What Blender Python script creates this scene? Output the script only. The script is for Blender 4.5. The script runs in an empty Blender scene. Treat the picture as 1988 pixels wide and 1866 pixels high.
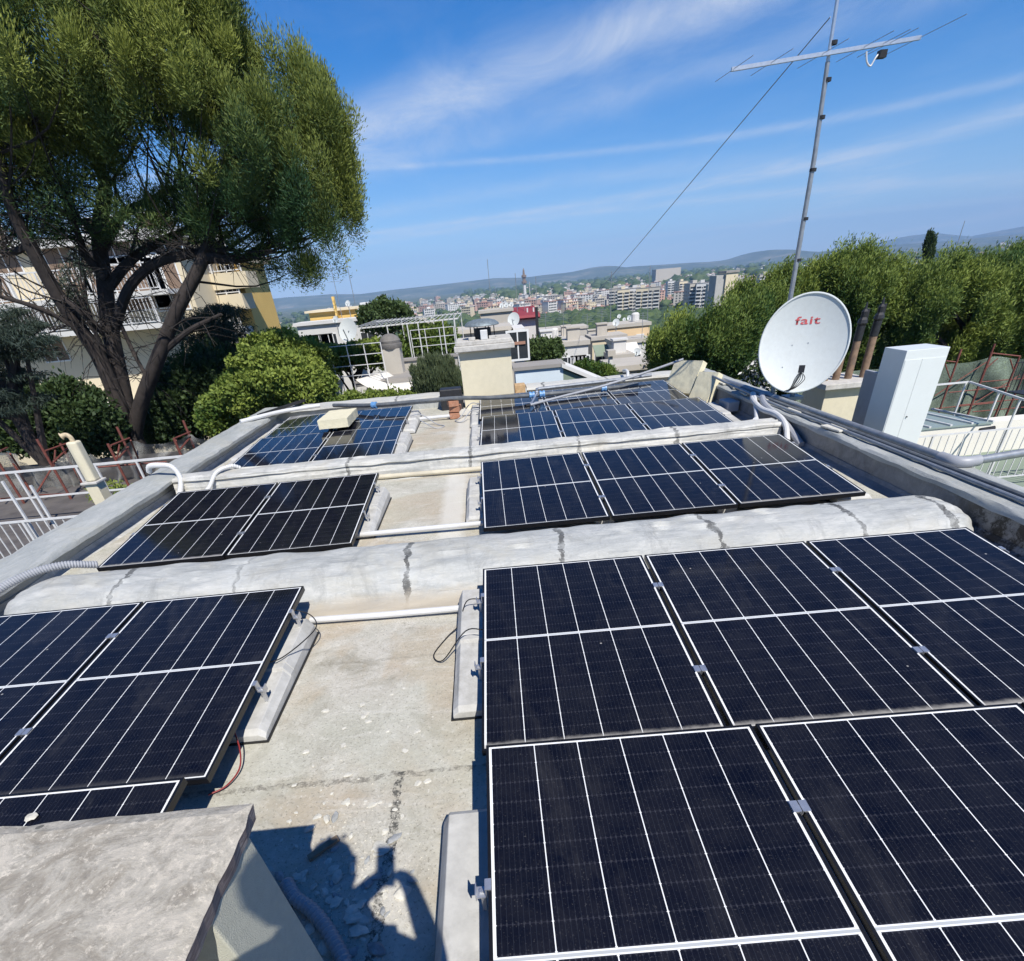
import bpy, math, random
import numpy as np
from mathutils import Vector, Matrix, noise as mn
R = math.radians
sc = bpy.context.scene
COL = sc.collection
rnd = random.Random(7)
rng = np.random.default_rng(7)

# ------------------------------------------------------------------ camera (solved from the module corners)
CF, CX, CY = 530.0, 518.4, 663.1
PITCH, ROLL, YAW, CH = R(35.71), R(-5.32), R(-0.18), 1.922
def cam_axes():
    cy_, sy = math.cos(YAW), math.sin(YAW); cp, sp = math.cos(PITCH), math.sin(PITCH); cr, sr = math.cos(ROLL), math.sin(ROLL)
    fw = Vector((-sy*cp, cy_*cp, -sp)); rt = Vector((cy_, sy, 0)); up = rt.cross(fw)
    return cr*rt+sr*up, -sr*rt+cr*up, fw
RT, UP, FW = cam_axes()
EYE = Vector((0, 0, CH))
KV = 1024/1988
def ray(x, y):
    x *= KV; y *= KV
    return ((x-CX)/CF)*RT-((y-CY)/CF)*UP+FW
def atY(x, y, Y):            # point seen at (x, y) at depth Y
    d = ray(x, y); return EYE+d*(Y/d.y)
def atZ(x, y, Z=0.0):        # point seen at (x, y) at height Z
    d = ray(x, y); return EYE+d*((Z-CH)/d.z)
def elev(x, y):
    d = ray(x, y); return d.x/d.y, d.z/math.hypot(d.x, d.y)

cam = bpy.data.cameras.new('camera'); co = bpy.data.objects.new('camera', cam); COL.objects.link(co)
M = Matrix(((RT.x, UP.x, -FW.x), (RT.y, UP.y, -FW.y), (RT.z, UP.z, -FW.z))).to_4x4(); M.translation = EYE
co.matrix_world = M
cam.sensor_fit = 'HORIZONTAL'; cam.sensor_width = 36; cam.lens = CF/1024*36
cam.shift_x = (512-CX)/1024; cam.shift_y = (CY-480.5)/1024
cam.clip_start = 0.02; cam.clip_end = 60000
sc.camera = co

# ------------------------------------------------------------------ objects and meshes
ORG = {}
def tag(o, label=None, cat=None, group=None, kind=None):
    if label: o['label'] = label
    if cat: o['category'] = cat
    if group: o['group'] = group
    if kind: o['kind'] = kind
    return o
def thing(name, loc, label, cat, group=None):
    o = bpy.data.objects.new(name, None); COL.objects.link(o); o.location = loc; o.empty_display_size = .2
    ORG[o] = Vector(loc); return tag(o, label, cat, group)
def link(name, me, parent=None, org=None):
    o = bpy.data.objects.new(name, me); COL.objects.link(o)
    if parent is not None:
        o.parent = parent; ORG[o] = ORG[parent]
    else:
        org = Vector(org) if org is not None else Vector((0, 0, 0)); o.location = org; ORG[o] = org
    return o
def copy_tree(src, loc, label=None, rz=None, scale=None):
    r = src.copy(); COL.objects.link(r); r.location = loc; ORG[r] = Vector(loc)
    if rz is not None: r.rotation_euler = (0, 0, rz)
    if scale is not None: r.scale = scale if hasattr(scale, '__len__') else (scale,)*3
    if label: r['label'] = label
    for ch in list(src.children):
        c = ch.copy(); COL.objects.link(c); c.parent = r
        for g in list(ch.children):
            d = g.copy(); COL.objects.link(d); d.parent = c
    return r

class MB:
    def __init__(s): s.v = []; s.f = []; s.m = []; s.uv = None
    def add(s, vs, fs, mi=0):
        n = len(s.v); s.v += [tuple(x) for x in vs]; s.f += [tuple(i+n for i in f) for f in fs]; s.m += [mi]*len(fs); return s
    def obox(s, c, ax, ay, az, hx, hy, hz, mi=0):
        c = Vector(c); vs = []
        for k in (-1, 1):
            for j in (-1, 1):
                for i in (-1, 1): vs.append(c+ax*(i*hx)+ay*(j*hy)+az*(k*hz))
        return s.add(vs, [(0, 2, 3, 1), (4, 5, 7, 6), (0, 1, 5, 4), (2, 6, 7, 3), (0, 4, 6, 2), (1, 3, 7, 5)], mi)
    def box(s, x0, x1, y0, y1, z0, z1, mi=0):
        return s.obox(((x0+x1)/2, (y0+y1)/2, (z0+z1)/2), Vector((1, 0, 0)), Vector((0, 1, 0)), Vector((0, 0, 1)), (x1-x0)/2, (y1-y0)/2, (z1-z0)/2, mi)
    def rbox(s, c, hx, hy, hz, rz=0, mi=0):
        return s.obox(c, Vector((math.cos(rz), math.sin(rz), 0)), Vector((-math.sin(rz), math.cos(rz), 0)), Vector((0, 0, 1)), hx, hy, hz, mi)
    def bar(s, p, q, w, h=None, up=(0, 0, 1), mi=0):
        p, q = Vector(p), Vector(q); h = h or w; d = q-p; L = d.length; d.normalize()
        u = Vector(up); 
        if abs(u.dot(d)) > .95: u = Vector((1, 0, 0))
        a = d.cross(u).normalized(); b = a.cross(d)
        return s.obox((p+q)/2, a, d, b, w/2, L/2, h/2, mi)
    def tube(s, pts, r, n=8, mi=0, cap=True):
        pts = [Vector(p) for p in pts]; N = len(pts)
        rs = r if hasattr(r, '__len__') else [r]*N
        prev = None; vs = []; fs = []
        for i, p in enumerate(pts):
            t = (pts[min(i+1, N-1)]-pts[max(i-1, 0)])
            if t.length < 1e-9: t = Vector((0, 0, 1))
            t.normalize()
            if prev is None:
                u = Vector((0, 0, 1)) if abs(t.z) < .9 else Vector((1, 0, 0)); a = t.cross(u).normalized()
            else:
                a = prev-t*prev.dot(t)
                if a.length < 1e-6: a = t.orthogonal()
                a.normalize()
            prev = a; b = t.cross(a)
            for k in range(n):
                w = 2*math.pi*k/n; vs.append(p+(a*math.cos(w)+b*math.sin(w))*rs[i])
        for i in range(N-1):
            for k in range(n):
                k2 = (k+1) % n; fs.append((i*n+k, i*n+k2, (i+1)*n+k2, (i+1)*n+k))
        if cap: fs.append(tuple(range(n-1, -1, -1))); fs.append(tuple((N-1)*n+k for k in range(n)))
        return s.add(vs, fs, mi)
    def lathe(s, c, prof, n=20, mi=0, axis=(0, 0, 1), cap=False):
        c = Vector(c); z = Vector(axis).normalized(); x = z.orthogonal().normalized(); y = z.cross(x); vs = []; fs = []
        for (r, h) in prof:
            for k in range(n):
                w = 2*math.pi*k/n; vs.append(c+z*h+(x*math.cos(w)+y*math.sin(w))*r)
        for i in range(len(prof)-1):
            for k in range(n):
                k2 = (k+1) % n; fs.append((i*n+k, i*n+k2, (i+1)*n+k2, (i+1)*n+k))
        if cap: fs.append(tuple(range(n-1, -1, -1))); fs.append(tuple((len(prof)-1)*n+k for k in range(n)))
        return s.add(vs, fs, mi)
    def sweep(s, prof, path, mi=0, closed=True):
        """prof: list of (a, z) ; path: list of (origin, side vector)"""
        n = len(prof); vs = []; fs = []
        for o, side in path:
            o = Vector(o); side = Vector(side)
            for a, z in prof: vs.append(o+side*a+Vector((0, 0, z)))
        for i in range(len(path)-1):
            for k in range(n if closed else n-1):
                k2 = (k+1) % n; fs.append((i*n+k, i*n+k2, (i+1)*n+k2, (i+1)*n+k))
        if closed: fs.append(tuple(range(n-1, -1, -1))); fs.append(tuple((len(path)-1)*n+k for k in range(n)))
        return s.add(vs, fs, mi)
    def poly(s, pts, mi=0): return s.add(pts, [tuple(range(len(pts)))], mi)
    def prism(s, pts, d, mi=0):
        d = Vector(d); pts = [Vector(p) for p in pts]; n = len(pts)
        vs = pts+[p+d for p in pts]
        fs = [tuple(range(n-1, -1, -1)), tuple(range(n, 2*n))]+[(i, (i+1) % n, n+(i+1) % n, n+i) for i in range(n)]
        return s.add(vs, fs, mi)
    def mesh(s, name, mats, org=(0, 0, 0), smooth=False, bevel=0):
        me = bpy.data.meshes.new(name); o = Vector(org)
        me.from_pydata([(x-o.x, y-o.y, z-o.z) for x, y, z in s.v], [], s.f)
        mats = mats if isinstance(mats, (list, tuple)) else [mats]
        for m in mats: me.materials.append(m)
        if len(mats) > 1: me.polygons.foreach_set('material_index', s.m)
        if smooth: me.polygons.foreach_set('use_smooth', [True]*len(me.polygons))
        me.update()
        return me
    def build(s, name, mats, parent=None, smooth=False, org=None, bevel=0, fix=True):
        if parent is not None: O = ORG[parent]
        elif org is not None: O = Vector(org)
        else:
            xs = [v[0] for v in s.v]; ys = [v[1] for v in s.v]; zs = [v[2] for v in s.v]
            O = Vector(((min(xs)+max(xs))/2, (min(ys)+max(ys))/2, min(zs)))
        me = s.mesh(name, mats, O, smooth)
        if fix:
            import bmesh
            bm = bmesh.new(); bm.from_mesh(me); bmesh.ops.recalc_face_normals(bm, faces=bm.faces)
            if smooth:
                for e in bm.edges:
                    if len(e.link_faces) == 2 and e.calc_face_angle(0) > .62: e.smooth = False
            bm.to_mesh(me); bm.free()
        o = link(name, me, parent, O)
        if bevel:
            md = o.modifiers.new('bevel', 'BEVEL'); md.width = bevel; md.segments = 2; md.limit_method = 'ANGLE'; md.angle_limit = R(40)
        if smooth == 'auto':
            pass
        return o
def smooth_path(pts, k=6):
    pts = [Vector(p) for p in pts]; out = []
    P = [pts[0]*2-pts[1]]+pts+[pts[-1]*2-pts[-2]]
    for i in range(1, len(P)-2):
        a, b, c, d = P[i-1:i+3]
        for j in range(k):
            t = j/k
            out.append(.5*((2*b)+(c-a)*t+(2*a-5*b+4*c-d)*t*t+(3*b-a-3*c+d)*t**3))
    out.append(pts[-1]); return out

# ------------------------------------------------------------------ materials
def newmat(name):
    m = bpy.data.materials.new(name); m.use_nodes = True; nt = m.node_tree
    return m, nt, nt.nodes['Principled BSDF']
def N(nt, typ, **kw):
    n = nt.nodes.new(typ)
    for k, v in kw.items():
        if k.startswith('i_'):
            n.inputs[int(k[2:]) if k[2:].isdigit() else k[2:].replace('_', ' ')].default_value = v
        else: setattr(n, k, v)
    return n
def math_(nt, op, a, b=None, c=None):
    n = nt.nodes.new('ShaderNodeMath'); n.operation = op
    for i, x in enumerate((a, b, c)):
        if x is None: continue
        if isinstance(x, (int, float)): n.inputs[i].default_value = x
        else: nt.links.new(x, n.inputs[i])
    return n.outputs[0]
def ramp(nt, fac, stops):
    n = nt.nodes.new('ShaderNodeValToRGB'); e = n.color_ramp.elements
    while len(e) < len(stops): e.new(.5)
    for i, (p, c) in enumerate(stops):
        e[i].position = p; e[i].color = (*c, 1) if hasattr(c, '__len__') else (c, c, c, 1)
    nt.links.new(fac, n.inputs[0]); return n.outputs[0]
def mixc(nt, fac, a, b, mode='MIX'):
    n = nt.nodes.new('ShaderNodeMix'); n.data_type = 'RGBA'; n.blend_type = mode
    for s, x in ((0, fac), (6, a), (7, b)):
        if isinstance(x, (int, float)): n.inputs[s].default_value = x
        elif isinstance(x, (tuple, list)): n.inputs[s].default_value = (*x, 1) if len(x) == 3 else x
        else: nt.links.new(x, n.inputs[s])
    return n.outputs[2]
def coords(nt, kind='Object', scale=(1, 1, 1), loc=(0, 0, 0)):
    tc = nt.nodes.new('ShaderNodeTexCoord'); mp = nt.nodes.new('ShaderNodeMapping')
    if kind == 'World':
        g = nt.nodes.new('ShaderNodeNewGeometry'); nt.links.new(g.outputs['Position'], mp.inputs[0])
    else: nt.links.new(tc.outputs[kind], mp.inputs[0])
    mp.inputs['Scale'].default_value = scale; mp.inputs['Location'].default_value = loc
    return mp.outputs[0]
def nz(nt, co_, scale, detail=5, rough=.6, dist=0):
    n = nt.nodes.new('ShaderNodeTexNoise'); n.inputs['Scale'].default_value = scale; n.inputs['Detail'].default_value = detail
    n.inputs['Roughness'].default_value = rough; n.inputs['Distortion'].default_value = dist
    nt.links.new(co_, n.inputs['Vector']); return n.outputs[0]
def bump(nt, bs, h, strength=.3, dist=.01):
    b = nt.nodes.new('ShaderNodeBump'); b.inputs['Strength'].default_value = strength; b.inputs['Distance'].default_value = dist
    nt.links.new(h, b.inputs['Height']); nt.links.new(b.outputs[0], bs.inputs['Normal'])
def paint(name, c, rough=.6, var=.12, scale=6, metal=0, bmp=.15, bscale=60, dirt=None, dirt_amt=.5, co_='World'):
    m, nt, bs = newmat(name); cc = coords(nt, co_)
    n1 = nz(nt, cc, scale, 6, .65)
    lo = tuple(x*(1-var) for x in c); hi = tuple(min(1, x*(1+var)) for x in c)
    col = ramp(nt, n1, [(.3, lo), (.7, hi)])
    if dirt:
        n2 = nz(nt, cc, scale*.45, 8, .75, .3)
        f = ramp(nt, n2, [(.5, 0), (.72, 1)]); f = math_(nt, 'MULTIPLY', f, dirt_amt)
        col = mixc(nt, f, col, dirt)
    nt.links.new(col, bs.inputs['Base Color']); bs.inputs['Roughness'].default_value = rough; bs.inputs['Metallic'].default_value = metal
    if bmp: bump(nt, bs, nz(nt, cc, bscale, 4), bmp, .004)
    return m

def mat_roof():
    m, nt, bs = newmat('roof_coating'); c = coords(nt, 'World')
    big = nz(nt, c, .7, 6, .6, .4); mid = nz(nt, c, 3.2, 9, .72, .8); fine = nz(nt, c, 30, 8, .75)
    grn = ramp(nt, nz(nt, coords(nt, 'World', loc=(5, 3, 0)), 1.1, 5, .6), [(.42, 0), (.62, 1)])
    base = ramp(nt, mid, [(.28, (.26, .24, .185)), (.45, (.44, .415, .35)), (.6, (.53, .505, .44)), (.75, (.63, .605, .53))])
    tan = mixc(nt, ramp(nt, big, [(.47, 0), (.54, .7)]), base, (.42, .345, .245))
    g2 = mixc(nt, math_(nt, 'MULTIPLY', grn, .4), tan, (.43, .445, .36))
    st = nz(nt, coords(nt, 'World', scale=(1, 5, 1)), 1.6, 8, .7, .6)
    g3 = mixc(nt, ramp(nt, st, [(.55, 0), (.7, .55)]), g2, (.62, .60, .54))
    v = nt.nodes.new('ShaderNodeTexVoronoi'); v.inputs['Scale'].default_value = 34; v.feature = 'DISTANCE_TO_EDGE'; nt.links.new(c, v.inputs[0])
    crk = ramp(nt, v.outputs[0], [(0, 1), (.035, 0)])
    crk = math_(nt, 'MULTIPLY', crk, ramp(nt, nz(nt, c, 1.7, 3), [(.45, 0), (.6, .5)]))
    col = mixc(nt, crk, g3, (.2, .19, .16))
    fm_ = nz(nt, c, 17, 10, .8, 1.2); col = mixc(nt, ramp(nt, fm_, [(.50, 0), (.62, .32)]), col, (.30, .28, .23)); col = mixc(nt, ramp(nt, fm_, [(.36, .35), (.46, 0)]), col, (.66, .64, .57))
    sp = ramp(nt, nz(nt, c, 80, 2, .5), [(.60, 0), (.68, .6)])
    col = mixc(nt, sp, col, (.20, .185, .15))
    sp2 = ramp(nt, nz(nt, coords(nt, 'World', loc=(9, 1, 0)), 60, 3, .6), [(.62, 0), (.72, .5)])
    col = mixc(nt, sp2, col, (.68, .66, .60))
    # cold joint cracks across the gap
    sep = nt.nodes.new('ShaderNodeSeparateXYZ'); nt.links.new(c, sep.inputs[0])
    wob = math_(nt, 'MULTIPLY', math_(nt, 'SUBTRACT', nz(nt, c, 7, 5, .7), .5), .09)
    for y0, w, a in ((1.83, .018, .75), (2.86, .012, .3), (8.25, .02, .5), (9.3, .02, .5), (10.1, .02, .4)):
        d = math_(nt, 'ABSOLUTE', math_(nt, 'SUBTRACT', math_(nt, 'ADD', sep.outputs[1], wob), y0+.0))
        f = math_(nt, 'MULTIPLY', math_(nt, 'LESS_THAN', d, w), ramp(nt, nz(nt, c, 24, 6, .8), [(.42, 0), (.58, a)]))
        col = mixc(nt, f, col, (.13, .12, .10))
    d = math_(nt, 'ABSOLUTE', math_(nt, 'SUBTRACT', math_(nt, 'ADD', sep.outputs[0], wob), -.62))
    f = math_(nt, 'MULTIPLY', math_(nt, 'MULTIPLY', math_(nt, 'LESS_THAN', d, .022), math_(nt, 'LESS_THAN', sep.outputs[1], 1.85)), ramp(nt, nz(nt, c, 30, 6, .8), [(.44, 0), (.56, .9)]))
    col = mixc(nt, f, col, (.05, .05, .045))
    d = math_(nt, 'ABSOLUTE', math_(nt, 'SUBTRACT', math_(nt, 'ADD', sep.outputs[0], math_(nt, 'MULTIPLY', wob, 1.5)), -.52))
    f = math_(nt, 'MULTIPLY', math_(nt, 'GREATER_THAN', sep.outputs[1], 4.4), ramp(nt, d, [(.08, .65), (.16, 0)]))
    col = mixc(nt, f, col, (.62, .60, .54))
    nt.links.new(col, bs.inputs['Base Color']); bs.inputs['Roughness'].default_value = .85
    bump(nt, bs, math_(nt, 'ADD', math_(nt, 'MULTIPLY', mid, 1.2), math_(nt, 'MULTIPLY', fine, .6)), .55, .012)
    return m
def mat_coat(name, base=(.39, .40, .385), lo=(.26, .27, .26), hi=(.52, .52, .49), sx=(.5, 2.2, 1), cracks=(), low_tan=False, blot=False):
    """brushed grey roof paint over felt, with dried-out splits"""
    m, nt, bs = newmat(name); c = coords(nt, 'World', scale=sx)
    a = nz(nt, c, 2.3, 10, .7, 1.1); b = nz(nt, coords(nt, 'World', scale=(sx[0]*1.6, sx[1]*1.6, 1)), 7, 8, .7, 1.5)
    col = ramp(nt, math_(nt, 'ADD', math_(nt, 'MULTIPLY', a, .6), math_(nt, 'MULTIPLY', b, .4)), [(.32, lo), (.48, base), (.62, hi)])
    w = coords(nt, 'World')
    gr = ramp(nt, nz(nt, w, .9, 6, .7), [(.5, 0), (.68, .55)])
    col = mixc(nt, gr, col, tuple(x*.86 for x in base))
    dr = ramp(nt, nz(nt, coords(nt, 'World', scale=(2.2, .8, .8)), 2.2, 9, .8, .7), [(.53, 0), (.68, .7)]); col = mixc(nt, dr, col, tuple(x*.6 for x in base))
    wm_ = ramp(nt, nz(nt, w, 1.6, 7, .7, .5), [(.5, 0), (.64, .35)]); col = mixc(nt, wm_, col, (base[0]*1.12, base[1]*1.02, base[2]*.84))
    sc_ = ramp(nt, nz(nt, coords(nt, 'World', scale=(1, 4, 3)), 11, 9, .8, 2), [(.56, 0), (.63, .5)])
    col = mixc(nt, sc_, col, tuple(min(.8, x*1.5) for x in base))
    if cracks:
        sep = nt.nodes.new('ShaderNodeSeparateXYZ'); nt.links.new(w, sep.inputs[0])
        wob = math_(nt, 'ADD', math_(nt, 'MULTIPLY', math_(nt, 'SUBTRACT', nz(nt, w, 11, 6, .75), .5), .10), math_(nt, 'MULTIPLY', math_(nt, 'SUBTRACT', nz(nt, w, 2.3, 2, .5), .5), .16))
        for x0, wd, am in cracks:
            d = math_(nt, 'ABSOLUTE', math_(nt, 'SUBTRACT', math_(nt, 'ADD', sep.outputs[0], wob), x0))
            hw = math_(nt, 'MULTIPLY', ramp(nt, nz(nt, w, 6, 6, .8), [(.33, 0), (.62, 1)]), wd*1.7)
            f = math_(nt, 'MULTIPLY', math_(nt, 'LESS_THAN', d, hw), am)
            col = mixc(nt, f, col, (.075, .075, .07))
            f2 = math_(nt, 'MULTIPLY', ramp(nt, d, [(.03, .45), (.16, 0)]), ramp(nt, nz(nt, w, 5, 7, .8), [(.45, 0), (.6, 1)])); col = mixc(nt, f2, col, tuple(min(.8, x*1.45) for x in base))
    if low_tan:
        sp_ = nt.nodes.new('ShaderNodeSeparateXYZ'); nt.links.new(w, sp_.inputs[0])
        lz = ramp(nt, math_(nt, 'ADD', sp_.outputs[2], math_(nt, 'MULTIPLY', math_(nt, 'SUBTRACT', nz(nt, w, 4, 6, .7), .5), .12)), [(.02, .9), (.10, 0)])
        col = mixc(nt, lz, col, (.40, .35, .27))
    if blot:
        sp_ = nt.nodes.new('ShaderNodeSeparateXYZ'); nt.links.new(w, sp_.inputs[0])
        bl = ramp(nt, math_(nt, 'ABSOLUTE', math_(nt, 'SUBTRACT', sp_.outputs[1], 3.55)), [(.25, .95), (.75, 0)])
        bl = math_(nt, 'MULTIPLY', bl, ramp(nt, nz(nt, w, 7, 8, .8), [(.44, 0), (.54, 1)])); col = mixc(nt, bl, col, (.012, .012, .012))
    nt.links.new(col, bs.inputs['Base Color']); bs.inputs['Roughness'].default_value = .62
    bump(nt, bs, math_(nt, 'ADD', a, math_(nt, 'MULTIPLY', b, .5)), .5, .02)
    return m
def mat_glass(dust_near=.5):
    m, nt, bs = newmat('module_glass')
    uv = nt.nodes.new('ShaderNodeUVMap'); uv.uv_map = 'uv'; sep = nt.nodes.new('ShaderNodeSeparateXYZ'); nt.links.new(uv.outputs[0], sep.inputs[0])
    U, V = sep.outputs[0], sep.outputs[1]        # metres: 0..1.11, 0..1.698
    mu, mv = .0085, .0085
    uu = math_(nt, 'SUBTRACT', U, mu); pu = (1.11-2*mu)/6
    du = math_(nt, 'PINGPONG', uu, pu/2)          # 0 at column gap
    gap = math_(nt, 'LESS_THAN', du, .0019)
    edge = math_(nt, 'MAXIMUM', math_(nt, 'GREATER_THAN', math_(nt, 'ABSOLUTE', math_(nt, 'SUBTRACT', U, .555)), .555-mu), math_(nt, 'GREATER_THAN', math_(nt, 'ABSOLUTE', math_(nt, 'SUBTRACT', V, .849)), .849-mv))
    vm = math_(nt, 'ABSOLUTE', math_(nt, 'SUBTRACT', V, .849))
    mid = math_(nt, 'LESS_THAN', vm, .0100)
    midg = math_(nt, 'LESS_THAN', vm, .0048)
    vh = math_(nt, 'SUBTRACT', vm, .0125); pv = (.849-.0125-mv)/9
    dv = math_(nt, 'PINGPONG', vh, pv/2)
    row = math_(nt, 'LESS_THAN', dv, .0014)
    bb = math_(nt, 'PINGPONG', uu, pu/20)
    bus = math_(nt, 'LESS_THAN', bb, .0009)
    dash = math_(nt, 'MULTIPLY', math_(nt, 'LESS_THAN', bb, .0028), math_(nt, 'LESS_THAN', dv, .006))
    dia = math_(nt, 'LESS_THAN', math_(nt, 'ADD', du, dv), .0046)
    oi = nt.nodes.new('ShaderNodeObjectInfo')
    w = coords(nt, 'World'); n0 = nz(nt, w, 1.3, 4)
    cell = mixc(nt, n0, (.0012, .0022, .0075), (.0022, .0036, .011))
    c = mixc(nt, math_(nt, 'MULTIPLY', bus, .4), cell, (.030, .036, .052))
    c = mixc(nt, math_(nt, 'MULTIPLY', row, .35), c, (.035, .035, .05))
    c = mixc(nt, math_(nt, 'MULTIPLY', dash, .15), c, (.10, .105, .12))
    white = (.78, .79, .78)
    c = mixc(nt, dia, c, white)
    c = mixc(nt, gap, c, white); c = mixc(nt, edge, c, white); c = mixc(nt, mid, c, white)
    c = mixc(nt, midg, c, (.42, .44, .45))
    # dust film on the glass
    dn = nz(nt, w, 5, 9, .75); fn = nz(nt, w, 160, 2, .5)
    dust = math_(nt, 'MULTIPLY', math_(nt, 'ADD', ramp(nt, dn, [(.35, .004), (.75, .035)]), ramp(nt, fn, [(.64, 0), (.78, .14)])), 1)
    low = ramp(nt, math_(nt, 'ADD', V, math_(nt, 'MULTIPLY', math_(nt, 'SUBTRACT', nz(nt, w, 9, 5, .7), .5), .05)), [(.93, 0), (.965, 0)])
    e = nt.nodes.new('ShaderNodeMapRange'); e.interpolation_type = 'SMOOTHSTEP'
    nt.links.new(math_(nt, 'ADD', V, math_(nt, 'MULTIPLY', math_(nt, 'SUBTRACT', nz(nt, w, 10, 6, .75), .5), .05)), e.inputs[0])
    e.inputs[1].default_value = 1.652; e.inputs[2].default_value = 1.692; e.inputs[3].default_value = 0; e.inputs[4].default_value = .8
    dust = math_(nt, 'MAXIMUM', dust, math_(nt, 'MULTIPLY', e.outputs[0], ramp(nt, oi.outputs['Random'], [(.15, .15), (.7, 1)])))
    vd = nt.nodes.new('ShaderNodeTexVoronoi'); vd.inputs['Scale'].default_value = 7; nt.links.new(w, vd.inputs[0])
    dust = math_(nt, 'MAXIMUM', dust, math_(nt, 'MULTIPLY', math_(nt, 'LESS_THAN', vd.outputs[0], .045), math_(nt, 'MULTIPLY', math_(nt, 'GREATER_THAN', nz(nt, w, 3, 2), .56), .75)))
    sm_ = ramp(nt, nz(nt, coords(nt, 'World', scale=(1, .3, 1)), 3, 7, .7, 1.2), [(.55, 0), (.75, .05)]); dust = math_(nt, 'ADD', dust, sm_)
    c = mixc(nt, dust, c, (.36, .345, .32))
    nt.links.new(c, bs.inputs['Base Color'])
    nt.links.new(math_(nt, 'ADD', math_(nt, 'MULTIPLY', dust, 1.2), .055), bs.inputs['Roughness'])
    bs.inputs['IOR'].default_value = 1.25
    return m
MT = {}
MT['roof'] = mat_roof()
MT['coatA'] = mat_coat('grey_roof_paint_beam', low_tan=True, cracks=((-3.05, .02, .8), (-2.1, .012, .6), (-.78, .022, .95), (.42, .02, .9), (1.62, .022, .9), (2.72, .024, .95), (3.42, .026, 1)))
MT['coatB'] = mat_coat('grey_roof_paint_upstand', base=(.46, .46, .43), lo=(.33, .33, .31), hi=(.60, .59, .55), cracks=((-1.9, .02, .9), (-.35, .02, .8), (1.05, .02, .9), (2.3, .02, .8)))
MT['coatP'] = mat_coat('grey_roof_paint_parapet', base=(.37, .385, .37), lo=(.27, .285, .275), hi=(.47, .475, .45), sx=(2.0, .5, 1))
MT['ballast'] = paint('ballast_concrete', (.47, .465, .44), .85, .16, 9, bscale=120, dirt=(.27, .26, .23), dirt_amt=.7)
MT['glass'] = mat_glass()
MT['frame'] = paint('black_anodised_frame', (.012, .012, .014), .38, .2, 20, metal=.3, bmp=0)
MT['dustframe'] = paint('dusty_black_frame', (.10, .085, .07), .6, .4, 25, bmp=.1)
MT['alu'] = paint('aluminium', (.62, .63, .65), .38, .1, 30, metal=.8, bmp=0)
MT['pvc'] = paint('white_pvc', (.60, .60, .59), .4, .05, 12, bmp=0, dirt=(.5, .48, .42), dirt_amt=.4)
MT['conduit'] = paint('grey_conduit', (.33, .34, .36), .45, .1, 8, bmp=0)
MT['black'] = paint('black_plastic', (.012, .012, .013), .5, .3, 20, bmp=0)
MT['ppipe'] = paint('dark_grey_pipe', (.10, .11, .12), .45, .25, 10, bmp=0, dirt=(.3, .29, .26), dirt_amt=.4)
MT['gpipe'] = paint('galvanised_pipe', (.33, .35, .37), .42, .18, 14, metal=.5, bmp=.05, dirt=(.18, .17, .16), dirt_amt=.5)
MT['blue'] = paint('blue_fitting', (.12, .28, .52), .45, .1, 20, bmp=0)
MT['brick'] = paint('terracotta_brick', (.36, .17, .10), .85, .25, 30, dirt=(.5, .38, .28), dirt_amt=.4)
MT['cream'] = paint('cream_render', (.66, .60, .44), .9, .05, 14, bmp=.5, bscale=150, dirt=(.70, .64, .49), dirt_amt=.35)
MT['creamshade'] = paint('shaded_cream_stucco', (.50, .50, .42), .92, .06, 40, bmp=.9, bscale=260)  # cream stucco, greyed in the colour for the shade on the hood
MT['stone'] = paint('weathered_cap_stone', (.50, .48, .44), .9, .18, 12, dirt=(.28, .26, .22), dirt_amt=.6)
MT['foam'] = paint('aged_polystyrene', (.68, .63, .45), .9, .08, 16, bmp=.6, bscale=140, dirt=(.62, .55, .36), dirt_amt=.4)
MT['dish'] = paint('white_dish_paint', (.60, .63, .61), .45, .04, 20, bmp=0, dirt=(.55, .55, .50), dirt_amt=.3)
MT['red'] = paint('red_print', (.58, .10, .10), .5, .1, 10, bmp=0)
MT['cabinet'] = paint('white_enamel', (.68, .71, .69), .35, .02, 8, bmp=0)
MT['whitemetal'] = paint('white_painted_metal', (.62, .62, .61), .5, .08, 18, bmp=0, dirt=(.4, .33, .27), dirt_amt=.35)
MT['rust'] = paint('rusty_red_scaffold', (.18, .055, .04), .7, .35, 18, metal=.2, dirt=(.10, .06, .05), dirt_amt=.6)
MT['rust2'] = paint('orange_red_scaffold', (.19, .06, .04), .65, .3, 18, dirt=(.12, .06, .05), dirt_amt=.5)
MT['terracotta'] = paint('terracotta_flue', (.22, .145, .095), .85, .3, 14, dirt=(.12, .10, .09), dirt_amt=.6)
MT['soot'] = paint('sooty_metal', (.02, .02, .022), .5, .4, 20, bmp=.1)
MT['bark'] = paint('pine_bark', (.035, .028, .025), .95, .45, 7, bmp=1, bscale=22, dirt=(.075, .06, .052), dirt_amt=.5)
MT['twig'] = paint('dark_twig', (.03, .025, .022), .95, .3, 9, bmp=0)
MT['skin'] = paint('skin', (.50, .30, .21), .55, .06, 20, bmp=0)
MT['cloth'] = paint('dark_blue_cotton', (.04, .06, .12), .9, .2, 30)
MT['denim'] = paint('denim', (.06, .08, .13), .9, .2, 40)
MT['hair'] = paint('dark_hair', (.02, .015, .012), .6, .3, 60)
MT['cable_red'] = paint('red_cable', (.22, .02, .02), .5, .1, 20, bmp=0)
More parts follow.
